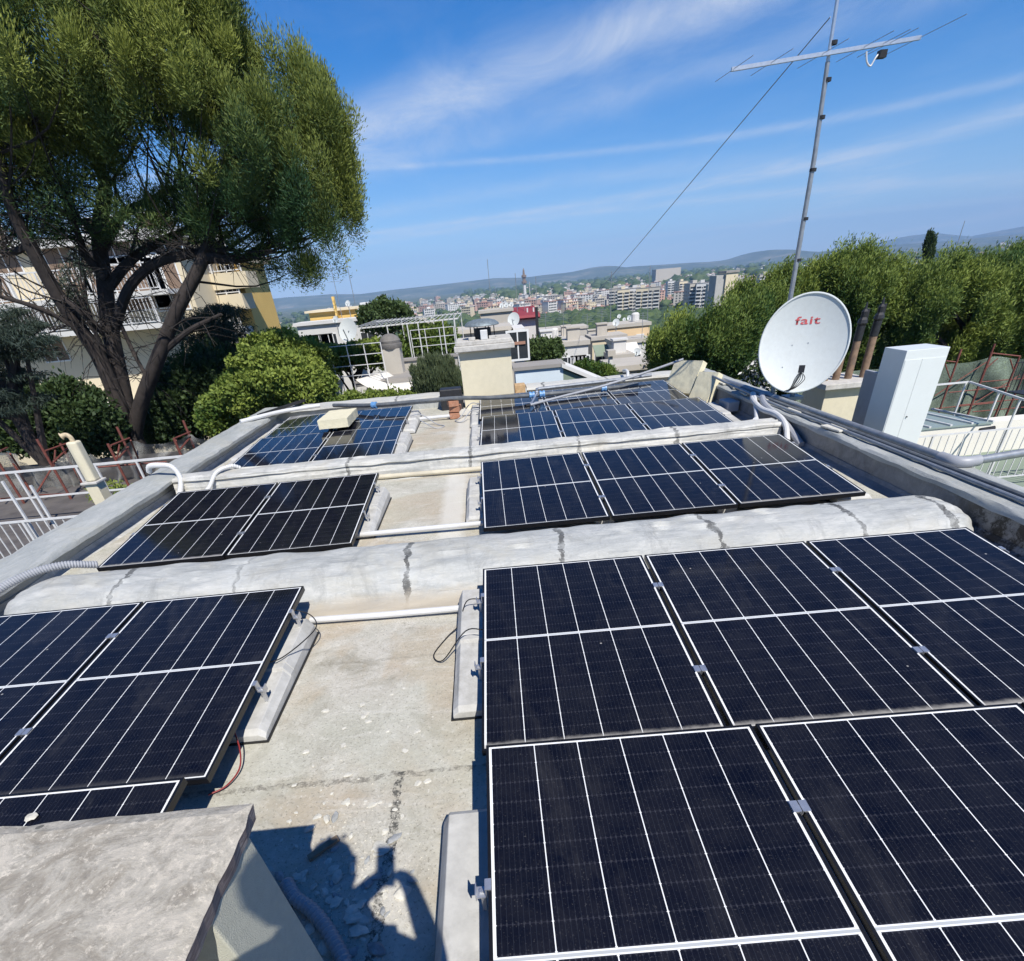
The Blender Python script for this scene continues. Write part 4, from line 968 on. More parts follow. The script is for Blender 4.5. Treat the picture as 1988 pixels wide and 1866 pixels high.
# ================================================================== LEAVES
def leaf_mesh(name, pos, dirs, L, W, tint, mat, org):
    n = len(pos); dirs = dirs/np.linalg.norm(dirs, axis=1, keepdims=True)
    rnv = rng.normal(size=(n, 3)); side = np.cross(dirs, rnv); side /= np.linalg.norm(side, axis=1, keepdims=True)+1e-9
    L = (np.ones(n)*L)*rng.uniform(.65, 1.25, n); W = (np.ones(n)*W)*rng.uniform(.7, 1.3, n)
    b = pos-dirs*(L*.5)[:, None]; t = pos+dirs*(L*.5)[:, None]; mid = pos-dirs*(L*.05)[:, None]
    l = mid-side*(W*.5)[:, None]; r_ = mid+side*(W*.5)[:, None]
    V = np.stack([b, l, t, r_], 1).reshape(-1, 3)-np.array(org)
    me = bpy.data.meshes.new(name); me.vertices.add(4*n); me.vertices.foreach_set('co', V.ravel().astype(np.float32))
    me.loops.add(4*n); me.loops.foreach_set('vertex_index', np.arange(4*n, dtype=np.int32))
    me.polygons.add(n); me.polygons.foreach_set('loop_start', np.arange(0, 4*n, 4, dtype=np.int32)); me.polygons.foreach_set('loop_total', np.full(n, 4, np.int32))
    me.update(calc_edges=True)
    at = me.attributes.new('tint', 'FLOAT', 'FACE'); at.data.foreach_set('value', np.clip(tint, 0, 1).astype(np.float32))
    me.materials.append(mat); return me
def puff_leaves(puffs, per, up=.8, out=.7, rand=.5, shell=.45, lean=(0, 0, 0)):
    """puffs: (n, 7) centre, radii, tint"""
    P = np.array(puffs); n = len(P); idx = np.repeat(np.arange(n), per)
    u = rng.normal(size=(len(idx), 3)); u /= np.linalg.norm(u, axis=1, keepdims=True)
    r = shell+(1-shell)*rng.uniform(0, 1, len(idx))**.6
    pos = P[idx, :3]+u*r[:, None]*P[idx, 3:6]*(1+.15*rng.normal(size=len(idx)))[:, None]
    d = u*out+np.array([0, 0, up])+np.array(lean)+rng.normal(size=u.shape)*rand
    tint = P[idx, 6]+rng.normal(size=len(idx))*.13+u[:, 2]*.10  # upper leaves of each puff tinted brighter, standing in for light from above
    return pos, d, tint
def in_poly(x, y, poly):
    c = False; j = len(poly)-1
    for i in range(len(poly)):
        xi, yi = poly[i]; xj, yj = poly[j]
        if (yi > y) != (yj > y) and x < (xj-xi)*(y-yi)/(yj-yi)+xi: c = not c
        j = i
    return c
def edge_dist(x, y, poly):
    best = 1e9
    for (ax, ay), (bx, by) in zip(poly, poly[1:]+poly[:1]):
        dx, dy = bx-ax, by-ay; t = max(0, min(1, ((x-ax)*dx+(y-ay)*dy)/(dx*dx+dy*dy+1e-9)))
        best = min(best, math.hypot(x-ax-t*dx, y-ay-t*dy))
    return best
def fill(poly, Y, n, thick, rad, seed, tint=(.2, .8), dens=None, jit=.3, gap=0.0, lump=None):
    """fill the crown volume whose outline is poly (seen from the roof) with foliage puffs; rad in metres"""
    r = random.Random(seed); xs = [p[0] for p in poly]; ys = [p[1] for p in poly]; out = []; tries = 0
    while len(out) < n and tries < n*60:
        tries += 1
        x, y = r.uniform(min(xs), max(xs)), r.uniform(min(ys), max(ys))
        if not in_poly(x, y, poly): continue
        e = edge_dist(x, y, poly); q = atY(x, y, Y)
        c_ = (q-EYE).dot(FW); ppm = 1029/c_; em = e/ppm
        T = thick*math.sqrt(min(1, em/thick*.9)) if thick > 0 else 0
        if em < min(rad[0], rad[2])*.45: continue
        Yd = Y+r.uniform(-1, 1)*T
        # outline kept by scaling with the depth
        p = atY(x, y, Y).lerp(atY(x, y, Yd), .75); p.y = Yd
        if gap and mn.noise(Vector((p.x*.55+seed, p.y*.55, p.z*.55))) < -1+gap*1.0 : continue
        lm = mn.noise(Vector((p.x*.5, p.y*.5+seed, p.z*.4)))
        t = tint[0]+(tint[1]-tint[0])*(.5+.8*lm+r.uniform(-.25, .25))
        s = r.uniform(1-jit, 1+jit)
        out.append((p.x, p.y, p.z, rad[0]*s, rad[1]*s, rad[2]*s*r.uniform(.8, 1.2), t))
    return out
LOWER = dict()
def limb(m, pts, r0, r1, n=8, k=5):
    P = smooth_path(pts, k); N_ = len(P); m.tube(P, [r0+(r1-r0)*i/(N_-1) for i in range(N_)], n); return P

# ---------------------------------------------------------------- the big pine at the left
PY = 16.0
t = thing('pine_tree', tuple(atY(250, 850, PY).xy)+(-10,), 'huge pine with three dark stems and a domed green crown at the left', 'pine tree')
def pt(x, y, dy=0): return atY(x, y, PY+dy)
base = pt(252, 850); gb = Vector((base.x, PY, -10.2))
trunk = MB()
limb(trunk, [gb, (base.x, PY, -6), pt(250, 850)], .48, .34, 14)
S1 = limb(trunk, [pt(250, 860), pt(232, 790), pt(190, 690), pt(122, 590, -.3), (pt(60, 480, -.6)), pt(22, 400, -.8), pt(0, 320, -1), pt(-30, 200, -1)], .21, .08, 12)
S2 = limb(trunk, [pt(255, 860), pt(240, 770, .3), pt(216, 650, .4), pt(202, 540, .5), pt(192, 450, .4), pt(205, 370, .3), pt(190, 290, .2), pt(230, 150, .2), pt(260, 0, .2)], .23, .07, 12)
S3 = limb(trunk, [pt(258, 860), pt(272, 790, -.1), pt(305, 700, -.3), pt(345, 600, -.4), pt(390, 512, -.4), pt(412, 440, -.3), pt(440, 360, -.2), pt(470, 240, 0), pt(450, 120, 0)], .185, .07, 12)
LB = [limb(trunk, [pt(402, 498, -.4), pt(440, 503, -.3), pt(485, 498, 0), pt(530, 470, .3), pt(590, 430, .6)], .11, .05, 8),
      limb(trunk, [pt(222, 640, .4), pt(250, 560, .2), pt(300, 512, 0), pt(360, 495, -.2), pt(398, 488, -.3)], .12, .08, 8),
      limb(trunk, [pt(208, 560, .4), pt(260, 500, .6), pt(330, 460, .9), pt(390, 440, 1.2)], .12, .05, 8),
      limb(trunk, [pt(200, 480, .4), pt(235, 420, .8), pt(290, 390, 1.2), pt(370, 350, 1.4)], .12, .05, 8),
      limb(trunk, [pt(100, 560, -.3), pt(150, 600, -.4), pt(205, 650, .2)], .05, .09, 8),
      limb(trunk, [pt(205, 540, .3), pt(170, 500, .2), pt(150, 450, 0), pt(130, 380, -.3)], .10, .05, 8),
      limb(trunk, [pt(230, 700, .3), pt(150, 640, -.2), pt(80, 600, -.6), pt(-20, 570, -1)], .07, .04, 8),
      limb(trunk, [pt(320, 680, -.3), pt(370, 640, -.6), pt(430, 610, -.8)], .08, .03, 8),
      limb(trunk, [pt(290, 740, -.1), pt(262, 690, .3), pt(225, 610, .4)], .05, .05, 8),
      limb(trunk, [pt(60, 470, -.6), pt(20, 490, -.5), pt(-40, 470, -.4)], .08, .04, 8),
      limb(trunk, [pt(195, 470, .4), pt(160, 430, .9), pt(100, 400, 1.2)], .09, .04, 8)]
trunk.build('trunk', MT['bark'], t, smooth=True)
dense = [(-160, -160), (440, -160), (470, 0), (505, 45), (525, 85), (562, 112), (605, 112), (632, 150), (665, 185), (690, 222), (697, 300), (703, 350), (702, 400), (690, 450), (668, 500), (640, 540), (600, 556), (560, 540), (570, 490), (520, 470), (470, 468), (420, 440), (385, 452), (330, 430), (290, 425), (262, 395), (305, 380), (310, 330), (290, 290), (262, 290), (240, 330), (215, 355), (185, 330), (160, 300), (130, 330), (95, 350), (60, 345), (0, 325), (-160, 350)]
sparse = [(-120, 330), (60, 340), (200, 300), (330, 400), (560, 470), (640, 520), (560, 560), (480, 525), (430, 480), (300, 480), (150, 470), (0, 480), (-120, 500)]
PF = fill(dense, PY, 820, 3.6, (.29, .29, .44), 11, (-.15, 1.15), gap=.80)
# crown skirt behind
PFs = fill(sparse, PY, 270, 3.0, (.32, .32, .26), 12, (-.1, .35), gap=.72)
pos, d, ti = puff_leaves(PF, 760, up=.95, out=.9, rand=.36, shell=.3)
# sunlight put into the tint: brighter yellow-green at left, cooler green at right as in the photographed crown
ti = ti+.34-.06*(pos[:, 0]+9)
pos2, d2, ti2 = puff_leaves(PFs, 130, up=.35, out=.9, rand=.5, shell=.2)
pos = np.vstack([pos, pos2]); d = np.vstack([d, d2]); ti = np.concatenate([ti, ti2])
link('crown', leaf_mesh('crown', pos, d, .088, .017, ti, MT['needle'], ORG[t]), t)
tw = MB(); r = random.Random(2); ALL = S1[8:]+S2[8:]+S3[8:]+[p for b in LB for p in b[2:]]
for p in r.sample(PF, 330)+r.sample(PFs, 200):
    P = Vector(p[:3]); cand = r.sample(ALL, 14); a = min(cand, key=lambda q: (q-P).length+max(0, q.z-P.z)*1.5)
    L_ = (P-a).length
    if L_ > 5.5: continue
    mid = a.lerp(P, .5)+Vector((r.uniform(-.25, .25), r.uniform(-.25, .25), -.10*L_))
    tw.tube(smooth_path([a, mid, P], 3), [max(.009, .012*L_**.8)*(1-.85*i/6) for i in range(7)], 4, cap=False)
for k in range(420):    # bare dead twigs under the crown
    a = r.choice(ALL); dr = Vector((r.uniform(-1, 1), r.uniform(-1, 1), r.uniform(-.7, .6))).normalized(); L_ = r.uniform(.5, 1.6)
    b = a+dr*L_; 
    tw.tube([a, a.lerp(b, .5)+Vector((0, 0, .06)), b+Vector((0, 0, -.15*L_))], [.014, .009, .004], 3, cap=False)
    for q in range(2):
        c = a.lerp(b, r.uniform(.4, .9)); e = c+(dr+Vector((r.uniform(-.8, .8), r.uniform(-.8, .8), r.uniform(-.8, .3)))).normalized()*r.uniform(.2, .5); tw.tube([c, e], [.006, .003], 3, cap=False)
tw.build('branches', MT['twig'], t, fix=False)

def simple_tree(name, label, cat, poly, Y, n, thick, rad, per, L, W, mat, seed, tint=(.1, .9), up=.3, out=.8, rand=.6, shell=.4, lean=(0, 0, 0), gap=0, zb=None, trunk_r=.12, group=None, part='foliage', limbs=12):
    PFx = fill(poly, Y, n, thick, rad, seed, tint, gap=gap)
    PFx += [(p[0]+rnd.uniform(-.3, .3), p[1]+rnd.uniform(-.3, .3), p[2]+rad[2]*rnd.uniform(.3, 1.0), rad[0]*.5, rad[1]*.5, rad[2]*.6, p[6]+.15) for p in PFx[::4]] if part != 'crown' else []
    cx_ = sum(p[0] for p in PFx)/len(PFx); cy__ = sum(p[1] for p in PFx)/len(PFx); zmin = min(p[2] for p in PFx)
    zb = gz(cx_, cy__) if zb is None else zb
    t = thing(name, (cx_, cy__, zb), label, cat, group)
    a, b, c = puff_leaves(PFx, per, up, out, rand, shell, lean)
    link(part, leaf_mesh(part, a, b, L, W, c, mat, ORG[t]), t)
    tm = MB(); r = random.Random(seed); cz = sum(p[2] for p in PFx)/len(PFx); top = Vector((cx_, cy__, cz))
    tm.tube(smooth_path([(cx_, cy__, zb), (cx_+.1, cy__, (zb+cz)/2), top], 4), [trunk_r*(1-.5*i/8) for i in range(9)], 8)
    for p in r.sample(PFx, min(limbs, len(PFx))): tm.tube([Vector((cx_, cy__, zb+(cz-zb)*r.uniform(.82, .98))), Vector(p[:3])], [trunk_r*.4, trunk_r*.12], 5)
    tm.build('trunk', MT['bark'], t, smooth=True)
    return t
# shaded shrubs and cedar behind and beside the stems
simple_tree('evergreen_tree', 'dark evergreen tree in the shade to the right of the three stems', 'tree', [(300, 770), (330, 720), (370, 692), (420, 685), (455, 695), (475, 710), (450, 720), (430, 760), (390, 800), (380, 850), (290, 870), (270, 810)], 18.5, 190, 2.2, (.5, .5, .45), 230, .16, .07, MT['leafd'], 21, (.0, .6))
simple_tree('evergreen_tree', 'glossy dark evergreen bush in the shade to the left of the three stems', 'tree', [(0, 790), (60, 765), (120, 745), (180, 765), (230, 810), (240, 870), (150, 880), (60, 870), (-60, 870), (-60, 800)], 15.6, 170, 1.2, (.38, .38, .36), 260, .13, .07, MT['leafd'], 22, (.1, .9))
simple_tree('cedar_tree', 'dark drooping cedar branches at the left picture edge', 'cedar tree', [(-120, 600), (0, 600), (50, 635), (95, 660), (110, 690), (60, 700), (60, 740), (90, 770), (40, 800), (-120, 830)], 12.5, 85, 1.1, (.40, .40, .09), 300, .12, .016, MT['cedar'], 23, (.0, .5), up=-.5, out=.5, rand=.5, gap=.75, trunk_r=.22)
simple_tree('cedar_tree', 'feathery grey-green cedar between the pine stems and the yellow house', 'cedar tree', [(290, 690), (330, 650), (400, 600), (450, 590), (470, 640), (480, 660), (450, 680), (400, 690), (330, 700)], 20, 34, 1.6, (.6, .6, .16), 330, .16, .02, MT['cedar'], 24, (.3, 1), up=-.3, out=.5, gap=.7, trunk_r=.25)
simple_tree('small_tree', 'thin spindly bare-branched tree in front of the cream flats', 'tree', [(90, 560), (130, 500), (170, 480), (180, 560), (170, 640), (120, 650)], 22, 26, .8, (.3, .3, .4), 60, .12, .03, MT['cedar'], 25, (.2, .7), trunk_r=.10, limbs=24)
# bright broadleaf trees beyond the far left parapet
simple_tree('broadleaf_tree', 'bright green leafy tree nearest the left parapet corner', 'tree', [(383, 805), (400, 770), (432, 742), (470, 700), (500, 680), (560, 690), (610, 700), (640, 740), (650, 780), (600, 795), (520, 808), (470, 830), (440, 852), (400, 840)], 14.2, 250, 1.4, (.24, .24, .20), 300, .085, .055, MT['leaf'], 31, (.0, 1), rand=.9, up=.1, gap=.70)
simple_tree('broadleaf_tree', 'dense mid-green tree rising behind the bright one under the yellow house', 'tree', [(470, 700), (482, 668), (520, 652), (560, 645), (590, 665), (635, 682), (640, 705), (630, 745), (600, 760), (540, 730), (480, 740)], 16.5, 210, 1.8, (.28, .28, .22), 260, .09, .055, MT['leaf'], 32, (.05, .95), rand=.9, up=.1, gap=.74)
simple_tree('broadleaf_tree', 'yellow-green tree top left of the pergola behind the big white dish', 'tree', [(590, 700), (600, 686), (650, 676), (700, 670), (760, 668), (770, 690), (720, 712), (690, 705), (640, 722), (600, 740)], 20, 150, 1.6, (.30, .30, .22), 210, .12, .07, MT['leaf'], 33, (.2, 1.1), rand=.9, up=.1, gap=.78)
simple_tree('hedge', 'low green hedge running below the white terrace awning', 'hedge', [(590, 800), (600, 782), (680, 770), (760, 768), (890, 772), (892, 792), (740, 800), (620, 812)], 14.0, 190, .6, (.25, .25, .2), 230, .075, .045, MT['leaf'], 34, (.0, .7), rand=.9)
simple_tree('rosemary_bush', 'rounded grey-green bush with upright twigs left of the square chimney', 'bush', [(806, 765), (806, 735), (822, 712), (850, 700), (880, 715), (898, 735), (898, 770)], 14.0, 120, .7, (.16, .16, .22), 420, .13, .016, MT['olive'], 35, (.0, .9), up=1.4, out=.5, rand=.35, shell=.1)
simple_tree('shrub', 'dark green trees between the yellow house and the pergola roof', 'tree', [(700, 640), (706, 600), (740, 590), (790, 596), (800, 625), (760, 640)], 44, 150, 3, (.6, .6, .5), 110, .26, .13, MT['leafd'], 36, (.3, 1), rand=.9)
simple_tree('shrub', 'green shrubs growing inside the white pergola', 'tree', [(740, 700), (730, 650), (760, 635), (860, 640), (885, 660), (885, 700), (800, 712)], 24, 170, 1.6, (.5, .5, .4), 150, .15, .07, MT['leaf'], 37, (-.2, .6), rand=.9, gap=.8)
simple_tree('shrub', 'climbing plant and bushes right of the square chimney below the window', 'tree', [(1015, 702), (1020, 680), (1050, 665), (1080, 670), (1085, 695), (1060, 702)], 22, 80, .8, (.34, .34, .3), 160, .12, .06, MT['leafd'], 38, (.4, 1.2), rand=.9)
simple_tree('shrub', 'small bushes in the garden beyond the white wall', 'tree', [(1125, 730), (1120, 712), (1150, 708), (1190, 718), (1190, 738), (1150, 742)], 24, 60, .8, (.34, .34, .25), 150, .12, .06, MT['leaf'], 39, (0, .7), rand=.9)
# pines at the right
RP = dict(per=560, L=.13, W=.034, mat=MT['needle2'], up=.8, out=.7, rand=.6, shell=.2, lean=(.35, 0, 0), trunk_r=.3, part='crown')
simple_tree('stone_pine', 'rounded bright green pine at the left end of the right-hand pine group', 'pine tree', [(1254, 680), (1260, 640), (1284, 612), (1330, 588), (1400, 568), (1450, 562), (1500, 590), (1500, 680), (1470, 745), (1400, 742), (1330, 724), (1290, 715), (1262, 700)], 21, 360, 2.6, (.30, .30, .5), seed=41, tint=(-.1, 1.0), gap=.9, **RP)
simple_tree('stone_pine', 'tallest pine of the right-hand group, behind the satellite dish', 'pine tree', [(1440, 610), (1470, 556), (1530, 526), (1600, 508), (1660, 494), (1690, 482), (1720, 494), (1760, 506), (1770, 620), (1760, 700), (1640, 740), (1500, 735), (1450, 680)], 23, 430, 3, (.32, .32, .55), seed=42, tint=(.0, 1.0), gap=.9, **RP)
simple_tree('stone_pine', 'broad pine crown of the right-hand group above the white cabinet', 'pine tree', [(1730, 530), (1760, 502), (1810, 508), (1870, 505), (1930, 512), (2000, 516), (2080, 530), (2090, 680), (1960, 700), (1800, 700), (1730, 690)], 22, 470, 3, (.32, .32, .52), seed=43, tint=(-.1, .95), gap=.9, **RP)
simple_tree('stone_pine', 'darker pine crown rising at the right picture edge', 'pine tree', [(1930, 510), (1950, 492), (1990, 478), (2080, 450), (2120, 560), (2000, 560)], 30, 160, 2.5, (.45, .45, .6), seed=44, tint=(-.3, .4), **RP)
simple_tree('cypress', 'lone dark cypress spike against the distant hills', 'cypress', [(1796, 500), (1795, 475), (1802, 455), (1809, 453), (1813, 470), (1811, 500)], 70, 60, .4, (.25, .25, .6), 160, .3, .10, MT['leafd'], 45, (0, .5), up=1.4)
# understorey that closes the view beneath the pines and beside the roof
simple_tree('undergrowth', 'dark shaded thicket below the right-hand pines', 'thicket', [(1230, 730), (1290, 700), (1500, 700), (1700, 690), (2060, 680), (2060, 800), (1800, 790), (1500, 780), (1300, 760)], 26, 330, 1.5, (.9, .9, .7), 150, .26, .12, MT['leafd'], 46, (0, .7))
# ================================================================== NEIGHBOURING BUILDINGS
def P_(name, c, r=.85, var=.06, **k): return paint(name, c, r, var, k.pop('scale', .8), bmp=k.pop('bmp', 0), **k)
BM = dict(cream=P_('cream_wall', (.66, .57, .40), dirt=(.55, .48, .36), dirt_amt=.35), white=P_('white_wall', (.62, .61, .58), dirt=(.5, .48, .43), dirt_amt=.35), yellow=P_('yellow_wall', (.78, .52, .16), dirt=(.6, .45, .2), dirt_amt=.3),
          peach=P_('peach_wall', (.74, .54, .32)), pink=P_('pink_wall', (.52, .33, .26)), grey=P_('grey_wall', (.42, .41, .38), dirt=(.25, .24, .22)), pale=P_('pale_wall', (.47, .435, .375), dirt=(.32, .29, .25)),
          blue=P_('pale_blue_wall', (.62, .70, .74)), orange=P_('orange_wall', (.60, .36, .20)), redroof=P_('red_sheet_roof', (.24, .035, .045), .7), flat=P_('flat_roof', (.30, .28, .255), dirt=(.18, .17, .16)), tile=P_('roof_tiles', (.36, .19, .13)),
          win=paint('dark_window', (.03, .035, .04), .15, .2, 3, bmp=0), shut=P_('brown_shutter', (.20, .14, .10)), wfr=P_('white_window_frame', (.72, .72, .70)), green=P_('green_felt', (.22, .27, .20)), awn=P_('white_awning', (.74, .70, .62), scale=2))
def win(b, x, y, z, w, h, fr=True, m='win'):
    """window on a wall that faces -y"""
    f = MB(); t_ = .06
    f.box(x-w/2-t_, x+w/2+t_, y-.035, y-.004, z-t_, z); f.box(x-w/2-t_, x+w/2+t_, y-.035, y-.004, z+h, z+h+t_)
    f.box(x-w/2-t_, x-w/2, y-.035, y-.004, z, z+h); f.box(x+w/2, x+w/2+t_, y-.035, y-.004, z, z+h); f.box(x-.02, x+.02, y-.034, y-.005, z, z+h)
    wo = MB().box(x-w/2, x+w/2, y-.02, y-.003, z, z+h).build('window', BM[m], b)
    if fr: f.build('frame', BM['wfr'], wo)
    return wo
def railing(name, a, b, h, label, cat='railing', rails=3, posts=None, bal=0, r=.022, mat=None, par=None, down=0, group=None):
    a, b = Vector(a), Vector(b); L_ = (b-a).length; m = MB(); n = posts or max(1, int(L_/1.4)); U = Vector((0, 0, 1))
    for i in range(n+1): p = a.lerp(b, i/n); m.bar(p-U*down, p+U*h, r*2)
    for k in range(rails): z = h*(1-k/(rails+.3)); m.bar(a+U*z, b+U*z, r*1.6)
    if bal:
        nb = int(L_/bal)
        for i in range(nb): p = a.lerp(b, (i+.5)/nb); m.bar(p+U*.08, p+U*(h-.02), r*.8)
        m.bar(a+U*.08, b+U*.08, r*1.4)
    o = m.build(name, mat or MT['whitemetal'], par)
    if par is None: tag(o, label, cat, group)
    return o
def block(name, label, vx0, vx1, vy, Y, zb, dep, wall, roof='flat', cat='building', wins=(), over=.15, rt=.18, vy1=None, group=None, para=0):
    a = atY(vx0, vy, Y); b = atY(vx1, vy if vy1 is None else vy1, Y); x0, x1 = a.x, b.x; zt = a.z if vy1 is None else (a.z+b.z)/2
    t = thing(name, ((x0+x1)/2, Y+dep/2, zb), label, cat, group)
    MB().box(x0, x1, Y, Y+dep, zb, zt-rt).build('wall', BM[wall], t)
    MB().box(x0-over, x1+over, Y-over, Y+dep+over, zt-rt, zt).build('roof', BM[roof], t)
    for w_ in wins:
        fx, dz, w, h = w_[:4]; win(t, x0+(x1-x0)*fx, Y, zt-rt-dz-h, w, h, m=w_[4] if len(w_) > 4 else 'win')
    return t, x0, x1, zt
def small_dish(c, r, label, nrm=(-.35, -.85, .35), pole=.8, group='satellite dishes on the roofs'):
    c = Vector(c); n = Vector(nrm).normalized(); t = thing('satellite_dish', tuple(c-Vector((0, 0, pole+r))), label, 'satellite dish', group)
    m = MB(); m.lathe(c, [(.001, -.16*r), (r*.4, -.13*r), (r*.75, -.07*r), (r, 0), (r*.99, -.02*r), (r*.7, -.10*r), (.001, -.2*r)], 20, axis=n); m.build('reflector', MT['dish'], t, smooth=True)
    s = MB(); s.bar(c-n*.15*r, c-n*.15*r-Vector((0, 0, pole+r)), .05); x = n.cross(Z3_).normalized(); y = x.cross(n); s.bar(c-y*r*.8, c+n*r*.7-y*r*.15, .03); s.build('pole', MT['gpipe'], t)
    return t
def tv_mast(c, h, label, n=5, r=.02, group='aerial masts on the roofs'):
    c = Vector(c); m = MB(); m.tube([c, c+Vector((0, 0, h))], r, 6); 
    for k in range(n): z = h*(.97-.06*k); L_ = .3+.05*k; m.bar(c+Vector((-L_, 0, z)), c+Vector((L_, .0, z)), r*.7)
    m.bar(c+Vector((0, -.5, h*.9)), c+Vector((0, .5, h*.9)), r)
    return tag(m.build('aerial_mast', MT['gpipe']), label, 'aerial mast', group)

# --- cream flats behind the big pine
FY = 30.0; gL = -11
a = atY(-200, 500, FY); b = atY(338, 470, FY)
t = thing('apartment_block', ((a.x+b.x)/2, FY+5, gL), 'cream apartment block with balconies seen through the pine stems', 'building')
zt = atY(150, 478, FY).z
MB().box(a.x-12, b.x, FY, FY+5, gL, zt).build('wall', BM['cream'], t)
MB().box(a.x-12.3, b.x+.4, FY-.4, FY+5.3, zt, zt+.35).build('roof', BM['white'], t)
for k, vy in enumerate((560, 625, 775)):
    p = atY(330, vy, FY-1.2); q = atY(-100, vy, FY-1.2)
    fl = MB(); fl.box(q.x-6, atY(338, vy, FY).x+.3, FY-1.3, FY-.003, p.z-.18, p.z); fb = fl.build('balcony', BM['white'], t)
    if k < 2: railing('railing', (q.x-6, FY-1.25, p.z), (atY(338, vy, FY).x, FY-1.25, p.z), .95, '', par=fb, bal=.16, rails=1, posts=12, r=.028)
for vx, vy, w, h in ((42, 655, 1.2, 2.3), (160, 585, 1.4, 1.9), (210, 590, 1.2, 1.9), (285, 600, 2.6, 1.9), (115, 700, 1.1, 2.0), (340, 600, 1.4, 1.9), (20, 530, 1.2, 1.8), (230, 510, 1.6, 1.5), (330, 505, 1.4, 1.6)):
    p = atY(vx, vy, FY); win(t, p.x, FY, p.z, w, h, m='shut')
# --- yellow building with stacked balconies
FY2 = 34.0; p0, p1 = atY(362, 520, FY2), atY(492, 540, FY2); z0 = atY(430, 512, FY2).z
t = thing('apartment_block', ((p0.x+p1.x)/2, FY2+4, gL), 'yellow apartment block with three stacked balconies right of the pine stem', 'building')
MB().box(p0.x-1, p1.x-.6, FY2, FY2+4, gL, z0).build('wall', BM['yellow'], t)
MB().box(p0.x-1.3, p1.x-.2, FY2-.4, FY2+4.3, z0, z0+.3).build('roof', BM['cream'], t)
for k, vy in enumerate((548, 590, 655)):
    p = atY(430, vy, FY2-1.3); fb = MB().box(p0.x-1.2, p1.x+.2-.5*k, FY2-1.5, FY2-.003, p.z-.3, p.z+.35).build('balcony', BM['cream' if k < 2 else 'white'], t)
    railing('railing', (p0.x-1.1, FY2-1.4, p.z+.35), (p1.x-.4*k, FY2-1.4, p.z+.35), .6, '', par=fb, bal=.2, rails=1, posts=6, r=.03)
for vx, vy in ((395, 585), (425, 585), (455, 585), (400, 540), (440, 540), (400, 640), (440, 640)):
    p = atY(vx, vy, FY2); win(t, p.x, FY2, p.z, .8, 1.5)
# --- yellow rooftop house and white block below it
Y = 52; zb = gz(0, Y)
t, x0, x1, zt = block('rooftop_house', 'yellow penthouse with white twin window above the white flats', 598, 697, 604, Y, zb, 4, 'yellow', 'cream', over=.25, rt=.14, vy1=595, wins=((.80, .9, 1.1, 1.2), (.2, .7, 1.6, 1.5), (.38, .7, .9, 1.5)))
MB().box(x0+(x1-x0)*.53, x0+(x1-x0)*.575, Y-.4, Y-.1, zb, zt+.8).build('chimney', BM['yellow'], t)
t, a0, a1, zt2 = block('apartment_block', 'white flats with glazed veranda under the yellow penthouse', 574, 730, 627, 49, zb, 2.2, 'white', 'white', over=.2, rt=.2, vy1=614, wins=((.10, .7, 1.9, 1.7), (.24, .7, 2.1, 1.7), (.36, .7, 1.2, 1.7), (.85, .8, 1.0, 1.0)))
MB().box(a0+.3, a0+(a1-a0)*.42, 47.4, 48.99, zt2-3.9, zt2-3.0).build('balcony', BM['white'], t)
tag(MB().box(*(atY(702, 610, 50).x, atY(718, 610, 50).x), 50, 52, zt2, zt2+.9).build('air_conditioner', MT['whitemetal'], bevel=.05), 'white air-conditioning box on the roof right of the yellow penthouse', 'air conditioner')
small_dish(atY(675, 641, 24), .40, 'largest white dish in front of the white flats near the pergola', pole=1.2, group='satellite dishes on the roofs')
small_dish(atY(701, 606, 46), .33, 'grey dish at the right end of the yellow penthouse')
small_dish(atY(651, 620, 46), .23, 'small dish on the veranda roof left of the big white dish')
small_dish(atY(675, 589, 51), .22, 'small white dish on top of the yellow penthouse')
tv_mast(atY(662, 606, 50)-Vector((0, 0, 1)), 4.0, 'aerial mast with a bushy head above the yellow penthouse', 5)
tv_mast(atY(693, 606, 60)-Vector((0, 0, 2)), 9.5, 'very tall thin mast in the sky right of the yellow penthouse', 1, .03)
# --- roof terrace with pergola, straight beyond our roof
TY = 19.0; wt = atY(800, 700, TY).z
t = thing('roof_terrace', (atY(820, 720, TY).x, TY+2, -10), 'beige terrace wall with rounded parapet left of the square chimney', 'terrace')
xa, xb = atY(764, 720, TY).x, atY(888, 700, TY).x
MB().box(xa, xb, TY, TY+.3, -10, wt).build('wall', BM['pale'], t); MB().box(xa-.05, xb+.05, TY-.05, TY+.35, wt, wt+.06).build('coping', BM['flat'], t)
MB().box(xa, xb, TY+.3, TY+6, wt-1.6, wt-1.5).build('floor', BM['flat'], t)
railing('railing', (xa+.7, TY+.15, wt+.06), (xb, TY+.15, wt+.06), .72, 'white railing on the beige terrace wall left of the square chimney', rails=3, posts=3, r=.010)
t = thing('chimney', (atY(756, 700, 18.2).x, 18.4, -8), 'beige pillar chimney with dark domed cap beside the pergola', 'chimney')
c = atY(757, 678, 18.2); MB().box(c.x-.27, c.x+.27, 18.2, 18.75, -8, c.z).build('stack', BM['pale'], t)
m = MB(); m.lathe((c.x, 18.47, c.z), [(.32, 0), (.34, .05), (.34, .12), (.30, .13), (.31, .2), (.24, .30), (.12, .36), (.001, .38)], 18); m.build('cap', paint('dark_cowl', (.16, .15, .14), .7, .2, 9), t, smooth=True)
